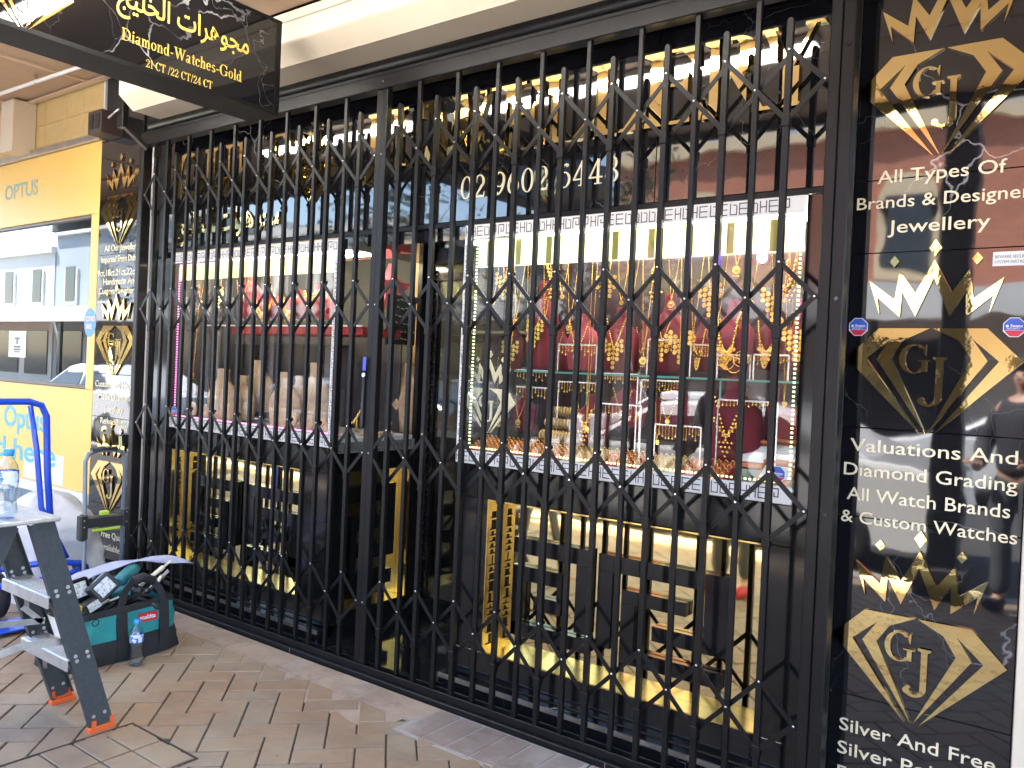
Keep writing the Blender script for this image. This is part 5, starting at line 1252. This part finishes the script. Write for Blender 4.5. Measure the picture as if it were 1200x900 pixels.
# white plastic sack
b = MB(); vs = []; fs = []; n, m_ = 40, 22; sc_ = Vector((-5.30, 2.47, 0)); rr = random.Random(11)
M_sack = mat('white_woven_sack', (.66, .66, .68), .45, col2=(.55, .55, .58), nscale=7, bump=.010, bscale=11)
from mathutils import noise as mn
for i in range(m_ + 1):
    f = i / m_; z = .66 * f; rad = (.30 * (1 - f ** 2.4) ** .55) * (1 - .10 * math.sin(f * 6)) + .012
    for k in range(n):
        a = 2 * math.pi * k / n; d = Vector((math.cos(a), math.sin(a), 0)); nz = mn.noise(Vector((math.cos(a) * 2, math.sin(a) * 2, z * 5))) * .045 + abs(mn.noise(Vector((math.cos(a) * 6, math.sin(a) * 6, z * 12)))) * .03
        vs.append(sc_ + Vector((d.x * (rad + nz) + f * .0, d.y * (rad + nz) * .92 - .08 * f * f, max(0, z))))
for i in range(m_):
    for k in range(n): fs.append((i * n + k, i * n + (k + 1) % n, (i + 1) * n + (k + 1) % n, (i + 1) * n + k))
fs.append(tuple(range(m_ * n, m_ * n + n))); b.add(vs, fs, True)
solo('plastic_sack', b, M_sack, 'crumpled white plastic sack slumped between the hand truck and the black pier', 'sack', (-5.30, 2.47, 0))

# ------------------------------------------------------------------ the jewellery on display
def bust(cx, y, z0, w, h, m, label, lean=.0, neck=.27, group=None):
    t = thing('necklace_bust', label, 'necklace bust', (cx, y, z0), group); b = MB(); n = 20
    rows = [(0, .40, .12), (.03, .42, .15), (.20, .46, .19), (.40, .49, .21), (.52, .485, .20), (.60, .44, .175), (.67, .35, .15), (.73, .25, .13), (.79, neck * .5 + .02, .12), (.88, neck * .47, .115), (.97, neck * .52, .12), (1.0, neck * .50, .11)]
    for i, (f, hw, dp) in enumerate(rows):
        pass
    vs = []; fs = []
    for f, hw, dp in rows:
        for k in range(n):
            a = 2 * math.pi * k / n; vs.append((w * hw * math.cos(a), w * dp * 1.2 * math.sin(a) + f * h * lean, f * h))
    for i in range(len(rows) - 1):
        for k in range(n): fs.append((i * n + k, i * n + (k + 1) % n, (i + 1) * n + (k + 1) % n, (i + 1) * n + k))
    b.add(vs, fs, True); b.add(vs[-n:], [tuple(range(n))]); lpart('form', b, m, t)
    return t
def strand(mb, cx, y, zt, w, drop, r, n, p=2.0, lean=.0):
    for i in range(n):
        s = -1 + 2 * i / (n - 1); z = zt - drop * (1 - abs(s) ** p); mb.octa((cx + w * s, y - .010 - .012 * (1 - abs(s)), z), r * 1.2)
def disc(mb, x, y, z, r, n=8):
    mb.prism([(x + r * math.cos(i * 6.283 / n), z + r * math.sin(i * 6.283 / n)) for i in range(n)], y - .0015, y + .0015)
def necklace(cx, y, zt, w, drop, label, style='chain', r=.0035, group=None, seed=1):
    rr = random.Random(seed); t = thing('gold_necklace', label, 'necklace', (cx, y, zt - drop), group); b = MB()
    L = 2 * math.hypot(w, drop); n = max(9, int(L / (r * 2.0)))
    if style == 'collar':
        for k in range(5): strand(b, cx, y - .003 * k, zt - .010 * k, w * (1 - .05 * k) + .0, drop - .004 * k + .010 * k, r * 1.25, int(n * .8))
    else:
        strand(b, cx, y, zt, w, drop, r, n, 1.5 if style == 'chain' else 1.15)
    part('strand', b, M_goldt, t)
    p = MB(); zb = zt - drop
    if style == 'coins':
        for k in range(5):
            for j in range(5 - abs(k - 2)): disc(p, cx + (k - 2) * .021, y - .026, zb + .028 * abs(k - 2) * .6 - j * .021, .010)
    elif style == 'collar':
        for k in range(7): disc(p, cx + (k - 3) * w * .22, y - .026, zb - .016 + .009 * abs(k - 3), .009, 6)
        p.octa((cx, y - .026, zb - .035), .010)
    elif style == 'pendant':
        disc(p, cx, y - .024, zb - .018, .017, 10); p.octa((cx, y - .028, zb - .018), .008)
        for k in range(3): p.octa((cx + (k - 1) * .009, y - .024, zb - .042), .0045)
    elif style == 'grand':
        for k in range(9):
            for j in range(2): p.octa((cx + (k - 4) * w * .2, y - .026, zb + abs(k - 4) * .018 - j * .012), .010)
        for j in range(4):
            for k in range(4 - j): p.octa((cx + (k - (3 - j) / 2) * .017, y - .028, zb - .022 - j * .018), .0095)
    else: disc(p, cx, y - .016, zb - .012, .012, 8)
    part('pendant', p, M_goldt, t); return t
def hangchain(u, v0, v1, Y, wpx, label, style='chain', r=.0024):
    a = PY(u, v0, Y); b_ = PY(u, v1, Y); w = abs(PY(u + wpx, v0, Y).x - a.x)
    return necklace(a.x, Y, a.z, w, a.z - b_.z, label, style, r, 'gold chains hung in the display windows')
def ubust(u, vt, vb, wpx, Y, m, label, lean=0, neck=.27):
    a = PY(u, vt, Y); c = PY(u, vb, Y); w = abs(PY(u + wpx / 2, vb, Y).x - PY(u - wpx / 2, vb, Y).x)
    bust(c.x, Y, c.z, w, a.z - c.z, m, label, lean, neck); return c.x, c.z, w, a.z - c.z
def dressed(u, vt, vb, wpx, Y, m, lab, style, nlab, drop=.5, r=.005, neck=.27, seed=1):
    x, z, w, h = ubust(u, vt, vb, wpx, Y, m, lab, neck=neck)
    necklace(x, Y - w * .17 * 1.2 - .002, z + h * .80, w * .26, h * drop, nlab, style, r, None, seed)
# right window, upper tier
YU = 3.30
dressed(634, 330, 432, 38, YU, M_red, 'tall burgundy bust with clustered gold necklace, leftmost on the upper tier', 'coins', 'clustered gold necklace on the leftmost tall burgundy bust', .35, .004)
dressed(683, 368, 434, 40, YU - .06, M_pink, 'rose bust with gold necklace beside the leftmost burgundy one', 'pendant', 'gold pendant necklace on the rose bust of the upper tier', .5)
dressed(726, 360, 436, 42, YU, M_red, 'burgundy bust wearing the cascade of gold coins', 'coins', 'cascade of gold coins on the middle burgundy bust', .45, .005)
dressed(782, 345, 436, 44, YU, M_red, 'dark burgundy bust with twin disc pendants in the middle of the tier', 'coins', 'gold discs necklace hanging on the bust with twin pendants', .40, .0035, seed=3)
dressed(857, 352, 434, 52, YU - .06, M_pink, 'broad rose bust with the heavy slanted gold collar', 'collar', 'heavy multi strand gold collar on the broad rose bust', .55, .006)
dressed(902, 364, 434, 44, YU, M_red, 'burgundy bust with curved gold collar, second from the right', 'collar', 'curved gold collar on the second bust from the right', .5, .005)
dressed(938, 350, 436, 30, YU - .03, M_pink, 'narrow rose bust at the right end of the upper tier', 'pendant', 'gold pendant chain on the narrow rose bust at the right end', .55)
# glass shelf and mid height rails
b = MB(); b.box(-2.30, -.95, 3.12, 3.56, 1.508, 1.514); gs = part('glass_shelf', b, M_shelfg, shop)
b = MB(); b.box(-2.30, -.95, 3.1165, 3.1195, 1.507, 1.515); o = link('shelf_edge', b.mesh('shelf_edge', M_shelfe, wloc(shop)), gs)
for x in (-1.95, -1.32):
    b = MB(); b.box(x - .004, x + .004, 3.2, 3.206, 1.12, 1.506); part('glass_divider', b, M_shelfe, shop)
# lower tier
dressed(692, 462, 520, 40, 3.18, M_red, 'burgundy bust with gold tassel pendant on the display floor, left', 'grand', 'gold tassel pendant on the left burgundy bust of the display floor', .45, .0035)
dressed(858, 440, 545, 70, 3.22, M_red, 'largest burgundy bust wearing the grand gold necklace on the display floor', 'grand', 'grand gold bridal necklace on the largest burgundy bust', .48, .008)
dressed(788, 440, 512, 46, 3.36, M_red, 'shadowy burgundy bust behind the ring trays', 'chain', 'thin gold chain on the shadowy bust behind the ring trays', .5)
dressed(735, 445, 500, 44, 3.40, M_pink, 'rose bust at the back above the earring rails', 'pendant', 'gold pendant on the rose bust at the back', .5)
b = MB(); b.bbox(-1.16, -1.03, 3.30, 3.32, 1.13, 1.42, .003); solo('display_board', b, M_redb, 'upright bright red display board behind the jewellery boxes', 'display board', (-1.1, 3.31, 1.13))
# hanging chains from the top
for i, (u, v0, v1, w, st, lab) in enumerate(((583, 300, 352, 5, 'chain', 'short beaded gold chain near the lit left edge of the right window'), (612, 292, 372, 8, 'pendant', 'thin gold chain with round pendant beside the leftmost burgundy bust'),
    (626, 290, 395, 5, 'chain', 'long gold chain left of the tall burgundy bust'), (664, 285, 345, 8, 'chain', 'fine gold chain above the rose bust'), (700, 285, 500, 3, 'chain', 'very long straight gold rope chain reaching the display floor'),
    (745, 283, 360, 9, 'pendant', 'gold chain with pendant above the coin cascade'), (763, 285, 418, 8, 'pendant', 'long gold chain ending beside the middle burgundy bust'), (820, 280, 392, 9, 'pendant', 'V shaped gold chain with oval pendant left of the broad rose bust'),
    (868, 268, 312, 8, 'pendant', 'short gold pendant chain beside the violet light'), (886, 275, 352, 7, 'chain', 'gold chain under the violet light'), (921, 275, 372, 8, 'pendant', 'gold chain with square pendant near the right edge'), (940, 285, 395, 4, 'coins', 'gold drop chain at the far right edge of the window'), (805, 300, 400, 5, 'coins', 'gold disc drop between the middle bust and the V shaped chain'))):
    hangchain(u, v0, v1, 3.08 + .03 * (i % 3), w, lab, st)
# racks of earrings: a bar on two posts with gold drops
def rack(u0, u1, v, Y, lab, rows=1, n=14, ln=.045, base=None):
    a = PY(u0, v, Y); c = PY(u1, v, Y); z = (a.z + c.z) / 2; t = thing('earring_rack', lab, 'earring rack', ((a.x + c.x) / 2, Y, 1.119)); rr = random.Random(int(u0 * 3 + v))
    z0 = 1.119 if v > 436 else 1.515; fr = MB(); gd = MB()
    for x in (a.x, c.x): fr.box(x - .003, x + .003, Y - .003, Y + .003, z0, z)
    for k in range(rows):
        zk = z - k * (ln + .03); fr.box(a.x, c.x, Y - .003, Y + .003, zk - .003, zk + .003)
        for i in range(n):
            x = a.x + (c.x - a.x) * (i + .5) / n; q = ln * rr.uniform(.6, 1.1); m_ = int(q / .008)
            for j in range(m_): gd.octa((x + rr.uniform(-.001, .001), Y - .006, zk - .005 - j * .008), .0038 + (.003 if j == m_ - 1 else 0))
    part('rack_frame', fr, M_steel, t); part('hanging_earrings', gd, M_goldt, t)['kind'] = 'stuff'
rack(606, 650, 434, 3.16, 'two tier earring rack left of the long rope chain', 2, 12, .05)
rack(700, 748, 438, 3.14, 'earring rack with fringe drops under the coin cascade', 1, 16, .04)
rack(700, 752, 474, 3.10, 'low earring rack with large hoops right of the left floor bust', 1, 12, .06)
rack(838, 880, 416, 3.14, 'bangle and earring rack below the heavy collar', 1, 12, .035)
rack(884, 925, 416, 3.14, 'earring rack below the curved collar at the right', 1, 12, .04)
rack(842, 912, 470, 3.12, 'white rail of gold drops across the largest bust', 1, 16, .03)
rack(768, 795, 498, 3.12, 'small rack of gold hoop earrings among the ring trays', 1, 7, .06)
rack(800, 822, 500, 3.10, 'small rack of gold drops left of the largest bust', 1, 6, .06)
def ring_at(mb, c, R, r, nrm='y', n=12):
    pts = []
    for i in range(n):
        a = 6.283 * i / n; ca, sa = R * math.cos(a), R * math.sin(a)
        pts.append({'y': (c[0] + ca, c[1], c[2] + sa), 'x': (c[0], c[1] + ca, c[2] + sa), 'z': (c[0] + ca, c[1] + sa, c[2])}[nrm])
    mb.tube(pts, r, 4, close=True)
def ringtray(u0, u1, v0, v1, m, lab, nx, nz, seed):
    # sloping velvet tray of rings, laid on the display floor toward the glass
    Y0, Y1 = 3.02, 3.16; a = PY(u0, v1, Y0); c = PY(u1, v1, Y0); d = PY(u0, v0, Y1); zb = 1.119; zt_ = zb + .065; t = thing('ring_tray', lab, 'tray', ((a.x + c.x) / 2, (Y0 + Y1) / 2, zb), 'ring trays on the display floor')
    b = MB(); b.prism([(Y0, zb), (Y1, zb), (Y1, zt_), (Y0, zb + .014)], a.x, c.x, plane='yz'); part('velvet_tray', b, m, t); rr = random.Random(seed); g = MB()
    for i in range(nx):
        for j in range(nz):
            f = (j + .5) / nz; x = a.x + (c.x - a.x) * (i + .5) / nx; y = Y0 + (Y1 - Y0) * f; z = zb + .014 + (zt_ - zb - .014) * f
            ring_at(g, (x, y, z + .006), .0085, .0020, 'y', 8)
            g.octa((x, y - .001, z + .0155), .0042)
    part('rings', g, M_goldt, t)['kind'] = 'stuff'
ringtray(548, 606, 505, 535, M_redb, 'red velvet tray packed with gold rings, leftmost under the crowned diamond', 11, 6, 1)
ringtray(608, 655, 508, 540, M_redb, 'red velvet ring tray, second from the left', 8, 6, 2)
ringtray(657, 700, 512, 545, M_beige, 'beige ring tray between the bangle rolls and the red trays', 7, 5, 3)
ringtray(702, 745, 512, 550, M_redb, 'red ring tray right of the beige one', 7, 5, 4)
ringtray(747, 790, 520, 556, M_beige, 'beige ring tray of larger rings, right end of the row', 6, 4, 5)
def bangles(u, v, Y, wpx, n, lab, R=.026):
    a = PY(u, v, Y); w = abs(PY(u + wpx / 2, v, Y).x - PY(u - wpx / 2, v, Y).x); t = thing('bangle_roll', lab, 'bangle roll', tuple(a), 'rolls of gold bangles')
    b = MB(); b.lathe([(R * .85, -w / 2), (R * .85, w / 2)], tuple(a), 12, ax='x'); part('velvet_roll', b, M_beige, t)
    for i in range(n): g = MB(); ring_at(g, (a.x - w / 2 + w * (i + .5) / n, a.y, a.z), R, .0028, 'x', 14); part('bangle', g, M_goldt, t)
bangles(661, 482, 3.24, 30, 9, 'top roll of gold bangles on the left of the display floor', .022)
bangles(657, 496, 3.20, 34, 9, 'middle roll of gold bangles on the left of the display floor', .024)
bangles(653, 511, 3.16, 38, 10, 'lowest roll of gold bangles just above the ring trays', .026)
for i, (u, v) in enumerate(((852, 424), (860, 428), (846, 420), (868, 421))):
    a = PY(u, v, 3.12); b = MB(); ring_at(b, a, .030, .0022, 'y', 18); solo('gold_bangle', b, M_goldt, ('open gold bangle at the left below the heavy collar', 'open gold bangle hanging lowest below the heavy collar', 'leftmost gold bangle below the heavy collar', 'rightmost gold bangle below the heavy collar')[i], 'bangle', tuple(a))
M_boxo = mat('orange_brown_box', (.50, .15, .04), .45)
def jbox(u, vt, vb, wpx, Y, lab, tilt=.5):
    c = PY(u, vb, Y); w = abs(PY(u + wpx / 2, vb, Y).x - PY(u - wpx / 2, vb, Y).x); h = PY(u, vt, Y).z - c.z; t = thing('jewellery_box', lab, 'jewellery box', tuple(c), 'open jewellery boxes in the lower right corner')
    b = MB(); b.prism([(0, 0), (.11, 0), (.11, h), (.09, h), (.0, .012)], -w / 2, w / 2, plane='yz'); lpart('box', b, M_boxo, t)
    b = MB(); b.add([(-w * .43, .004, .022), (w * .43, .004, .022), (w * .43, .080, h * .90), (-w * .43, .080, h * .90)], [(0, 1, 2, 3)]); lpart('white_lining', b, M_white, t)
    b = MB(); b.bbox(-w / 2, w / 2, .07, .12, h, h + .012, .003); lpart('lid_rim', b, M_boxo, t)
jbox(880, 520, 548, 36, 3.14, 'open orange rimmed jewellery box at the left of the corner stack'); jbox(912, 520, 552, 36, 3.18, 'open orange rimmed jewellery box at the back of the corner stack')
jbox(905, 545, 568, 40, 3.04, 'open orange rimmed jewellery box nearest the glass'); jbox(936, 530, 556, 26, 3.10, 'open orange rimmed jewellery box against the right window edge')
b = MB(); v_ = PY(893, 302, 3.05); b.ball(tuple(v_), .020, 10, 8); solo('violet_lamp', b, M_ledv, 'small violet spot lamp glowing near the top right of the window', 'lamp', tuple(v_))
# gold crowned diamond standing inside the window at the left
c = PY(573, 470, 3.08); emblem(c.x, c.z, 3.08, 'gold crowned diamond inside the right display window above the red ring tray', .62, .006, M_goldpale)

# left window: red and rose busts on a red shelf, beige busts below, chains at the left
YL = 3.22
a = PY(275, 385, YL); c = PY(388, 385, YL)
b = MB(); b.box(a.x, -3.42, YL - .02, 3.5, a.z - .032, a.z + .012); solo('red_shelf', b, M_redb, 'red velvet shelf box across the left display window', 'shelf', (-3.8, YL, a.z))
b = MB(); b.box(-4.9, -3.42, YL - .03, YL - .021, a.z + .013, a.z + .022); part('shelf_rail', b, M_white, shop)
dressed(292, 320, 372, 26, 3.30, M_pink, 'rose bust standing highest at the left end of the red shelf', 'chain', 'thin gold chain on the rose bust over the red shelf', .5, .003)
dressed(322, 346, 374, 40, YL + .04, M_redb, 'low red bust covered in gold, left on the red shelf', 'collar', 'gold collar on the low red bust, left on the red shelf', .6, .005)
dressed(350, 340, 374, 34, YL + .06, M_redb, 'red bust with gold strands in the middle of the red shelf', 'collar', 'gold collar on the middle red bust of the red shelf', .6, .005)
dressed(374, 334, 374, 32, YL + .04, M_redb, 'red bust at the right end of the red shelf beside the key pattern edge', 'grand', 'heavy gold necklace on the red bust beside the key pattern edge', .4, .004)
for i, (u, vt, vb, w, Y, lab) in enumerate(((260, 432, 494, 30, 3.12, 'tall beige bust, leftmost of the beige ones'), (302, 422, 482, 32, 3.40, 'beige bust at the back behind the others'), (333, 436, 505, 33, 3.12, 'tall beige bust in the middle of the left window'),
    (368, 425, 508, 34, 3.20, 'beige bust beside the white key pattern edge'))):
    dressed(u, vt, vb, w, Y, M_beige, lab, 'chain', 'fine gold chain on the ' + lab.split(',')[0], .5, .0018, neck=.28)
for i, (u, v, lab) in enumerate(((226, 486, 'small beige pad, leftmost in the left window corner'), (241, 489, 'small beige pad next to the leftmost one'), (343, 500, 'small beige pad before the middle beige bust'), (362, 503, 'small beige pad before the rightmost beige bust'), (380, 508, 'small beige pad in the right corner by the key pattern'))):
    c = PY(u, v, 3.04); b = MB(); b.lathe([(.030, 0), (.036, .02), (.034, .05), (.022, .075), (.004, .084)], (0, 0, 0), 14, sy=.45); t = thing('earring_pad', lab, 'display pad', tuple(c), 'small beige display pads'); lpart('pad', b, M_beige, t); b = MB(); b.octa((-.010, -.017, .05), .005); b.octa((.010, -.017, .05), .005); lpart('earrings', b, M_goldt, t)
for i, (u, v0, v1, w, st, lab) in enumerate(((205, 300, 412, 4, 'pendant', 'leftmost long gold chain in the left window'), (212, 300, 345, 6, 'coins', 'short gold drop chain at the left of the left window'), (235, 298, 436, 5, 'pendant', 'longest gold chain hanging in the left window'), (240, 296, 352, 6, 'chain', 'gold V chain above the white price cards'), (262, 295, 345, 5, 'coins', 'gold drop chain above the green cards'), (325, 300, 345, 8, 'chain', 'gold loop over the low red bust'))):
    hangchain(u, v0, v1, 3.06 + .02 * (i % 2), w, lab, st)
for i, (u, v, m, lab) in enumerate(((228, 366, M_white, 'white card box, leftmost on the upper row'), (246, 364, M_white, 'white card box, second on the upper row'), (262, 363, M_white, 'white card box, third on the upper row'),
    (250, 384, M_ledgr, ''), (266, 383, M_ledgr, ''), (229, 386, M_white, 'white card box under the leftmost one'))):
    c = PY(u, v, 3.5); mm = m if m is M_white else mat('green_carton', (.10, .45, .25), .5)
    b = MB(); b.bbox(c.x - .055, c.x + .055, 3.46, 3.56, c.z - .045, c.z + .045, .004); solo('carton', b, mm, lab or ('green carton under the white boxes, %s one' % ('left' if i == 3 else 'right')), 'box', tuple(c))
b = MB(); b.box(-4.94, -3.5, 3.59, 3.60, 1.115, PY(300, 385, 3.59).z); part('low_back_panel', b, M_dark, shop)
b = MB(); b.box(-4.95, -3.9, 3.45, 3.585, PY(245, 398, 3.5).z - .025, PY(245, 398, 3.5).z - .018); part('back_shelf', b, M_dark, shop)
# seen through the glass of the entry: rose star, black sign, big beige bust, small things
c = PX(458, 340, -3.6); t = thing('rose_star', 'rose pink star shaped velvet display behind the entry glass', 'display', tuple(c))
b = MB(); st_ = [((.16 if i % 2 == 0 else .07) * math.sin(i * .628), (.16 if i % 2 == 0 else .07) * math.cos(i * .628)) for i in range(10)]; b.prism(st_, -.03, .03, plane='yz'); lpart('star', b, M_pink, t)
c = PX(470, 372, -3.43); t = thing('hours_sign', 'black board with rows of pale curly writing behind the entry glass', 'sign', tuple(c)); b = MB(); b.bbox(-.006, .006, -.12, .12, -.16, .13, .003); lpart('board', b, M_blackm, t)
b = MB(); rr = random.Random(4)
for r in range(6):
    y = -.10
    while y < .09:
        l = rr.uniform(.012, .028); zz = .10 - r * .045; b.tube([(.0075, y, zz), (.0075, y + l * .4, zz + rr.uniform(-.01, .012)), (.0075, y + l, zz - .004)], .0018, 4); y += l + .012
lpart('chalk_strokes', b, M_goldpale, t)['kind'] = 'stuff'
c = PX(474, 512, -3.52); bust(c.x, c.y, 1.11, .34, .42, M_beige, 'large beige bust seen through the glass of the entry', neck=.3)
c = PX(425, 505, -3.6); b = MB(); b.tube([(c.x, c.y - .10, 1.14), (c.x, c.y - .02, 1.24), (c.x, c.y + .12, 1.36)], .008, 6); b.tube([(c.x, c.y - .05, 1.115), (c.x, c.y - .05, 1.20)], .008, 6); solo('brass_display_stand', b, M_goldt, 'thin brass stand curving up behind the entry glass', 'stand', (c.x, c.y, 1.115))
for i in range(5):
    y = 3.06 + i * .10; b = MB(); b.lathe([(.025, 0), (.02, .015), (.006, .03), (.006, .05), (.016, .07), (.002, .085)], (-3.44, y, 1.109), 10); solo('ring_cone', b, M_goldt if i % 2 else M_beige, ('beige ring cone nearest the street', 'gold ring cone, second behind the entry glass', 'beige ring cone in the middle of the row', 'gold ring cone before the large beige bust', 'beige ring cone deepest in the entry row')[i], 'ring cone', (-3.44, y, 1.109), 'ring cones along the entry glass')

# ---- more small gold in the right window: hanging strands, discs and crumpled collars between the busts
rr = random.Random(99)
names = ['at the upper left', 'left of centre at the top', 'above the coin cascade', 'at the centre top', 'right of centre at the top', 'near the upper right corner']
for i, (u, v0, v1, w, st) in enumerate(((596, 288, 330, 5, 'coins'), (652, 286, 330, 7, 'grand'), (716, 284, 335, 6, 'coins'), (775, 282, 338, 6, 'grand'), (838, 278, 345, 7, 'coins'), (932, 278, 330, 6, 'grand'))):
    hangchain(u, v0, v1, 3.16, w, 'short heavy gold piece hanging ' + names[i] + ' of the right window', st, .0034)
rack(655, 700, 448, 3.20, 'earring rack under the glass shelf beside the bangle rolls', 1, 14, .05)
rack(752, 800, 446, 3.24, 'earring rack under the glass shelf before the shadowy bust', 1, 14, .05)
rack(760, 800, 398, 3.18, 'earring rack standing on the glass shelf between two busts', 1, 12, .05)
rack(655, 700, 404, 3.16, 'earring rack standing on the glass shelf before the rose bust', 1, 12, .05)
rack(810, 842, 404, 3.20, 'earring rack standing on the glass shelf left of the heavy collar', 1, 10, .05)
for i, (u, v, lab) in enumerate(((815, 532, 'loose gold chain heap left of the jewellery boxes'), (838, 545, 'loose gold chain heap touching the white jewellery box'), (800, 540, 'loose gold chain heap before the small hoop rack'))):
    c = PY(u, v, 3.05); b = MB()
    for k in range(5): ring_at(b, (c.x + rr.uniform(-.02, .02), c.y + rr.uniform(-.01, .02), 1.124 + k * .004), rr.uniform(.018, .03), .0028, 'z', 14)
    for k in range(22): b.octa((c.x + rr.uniform(-.035, .035), c.y + rr.uniform(-.02, .03), 1.125 + rr.uniform(0, .015)), .005)
    o = solo('chain_heap', b, M_goldt, lab, 'necklace', (c.x, c.y, 1.119))

for i, (u, vt, vb, w, Y, m, st, lab) in enumerate(((600, 372, 433, 24, 3.42, M_red, 'chain', 'small burgundy bust at the far left back of the upper tier'), (656, 380, 434, 24, 3.44, M_red, 'pendant', 'small burgundy bust between the tall one and the rose one'), (755, 372, 436, 26, 3.46, M_red, 'coins', 'small burgundy bust behind the coin cascade'),
    (822, 372, 436, 28, 3.44, M_red, 'collar', 'small burgundy bust left of the broad rose one'), (614, 455, 505, 26, 3.40, M_red, 'pendant', 'small burgundy bust behind the crowned diamond, on the floor'), (912, 455, 520, 28, 3.40, M_red, 'grand', 'small burgundy bust at the back above the jewellery boxes'))):
    dressed(u, vt, vb, w, Y, m, lab, st, 'gold necklace on the ' + lab, .5, .004)
for i, (u, v0, v1, w, st) in enumerate(((605, 330, 410, 4, 'coins'), (645, 300, 372, 6, 'chain'), (674, 300, 380, 7, 'pendant'), (733, 300, 352, 7, 'chain'), (792, 296, 352, 7, 'pendant'), (848, 292, 372, 7, 'chain'), (912, 292, 350, 6, 'coins'), (928, 330, 470, 4, 'chain'), (590, 420, 495, 5, 'chain'), (775, 452, 515, 5, 'chain'))):
    hangchain(u, v0, v1, 3.22 + .02 * (i % 2), w, ('slim gold drop chain beside the lit left edge, second row', 'slim gold loop between the two leftmost chains, second row', 'slim gold pendant loop over the rose bust, second row', 'slim gold loop over the coin cascade, second row', 'slim gold pendant loop over the twin disc bust, second row', 'slim gold loop over the broad rose bust, second row', 'slim gold disc drop left of the right edge, second row', 'long slack gold chain hanging down at the right edge', 'gold chain hanging right of the crowned diamond', 'gold chain hanging over the small hoop rack')[i], st, .0030)

ringtray(792, 848, 524, 562, M_redb, 'red velvet ring tray between the larger rings and the jewellery boxes', 7, 4, 9)
for i, (u, vt, vb, w, Y, lab) in enumerate(((284, 440, 492, 26, 3.26, 'beige bust squeezed between the leftmost and the middle one'), (350, 440, 490, 26, 3.36, 'beige bust half hidden behind the middle and rightmost ones'), (240, 448, 488, 24, 3.34, 'short beige bust in the dark left back corner'))):
    dressed(u, vt, vb, w, Y, M_beige, lab, 'chain', 'fine gold chain on the ' + lab, .5, .002)
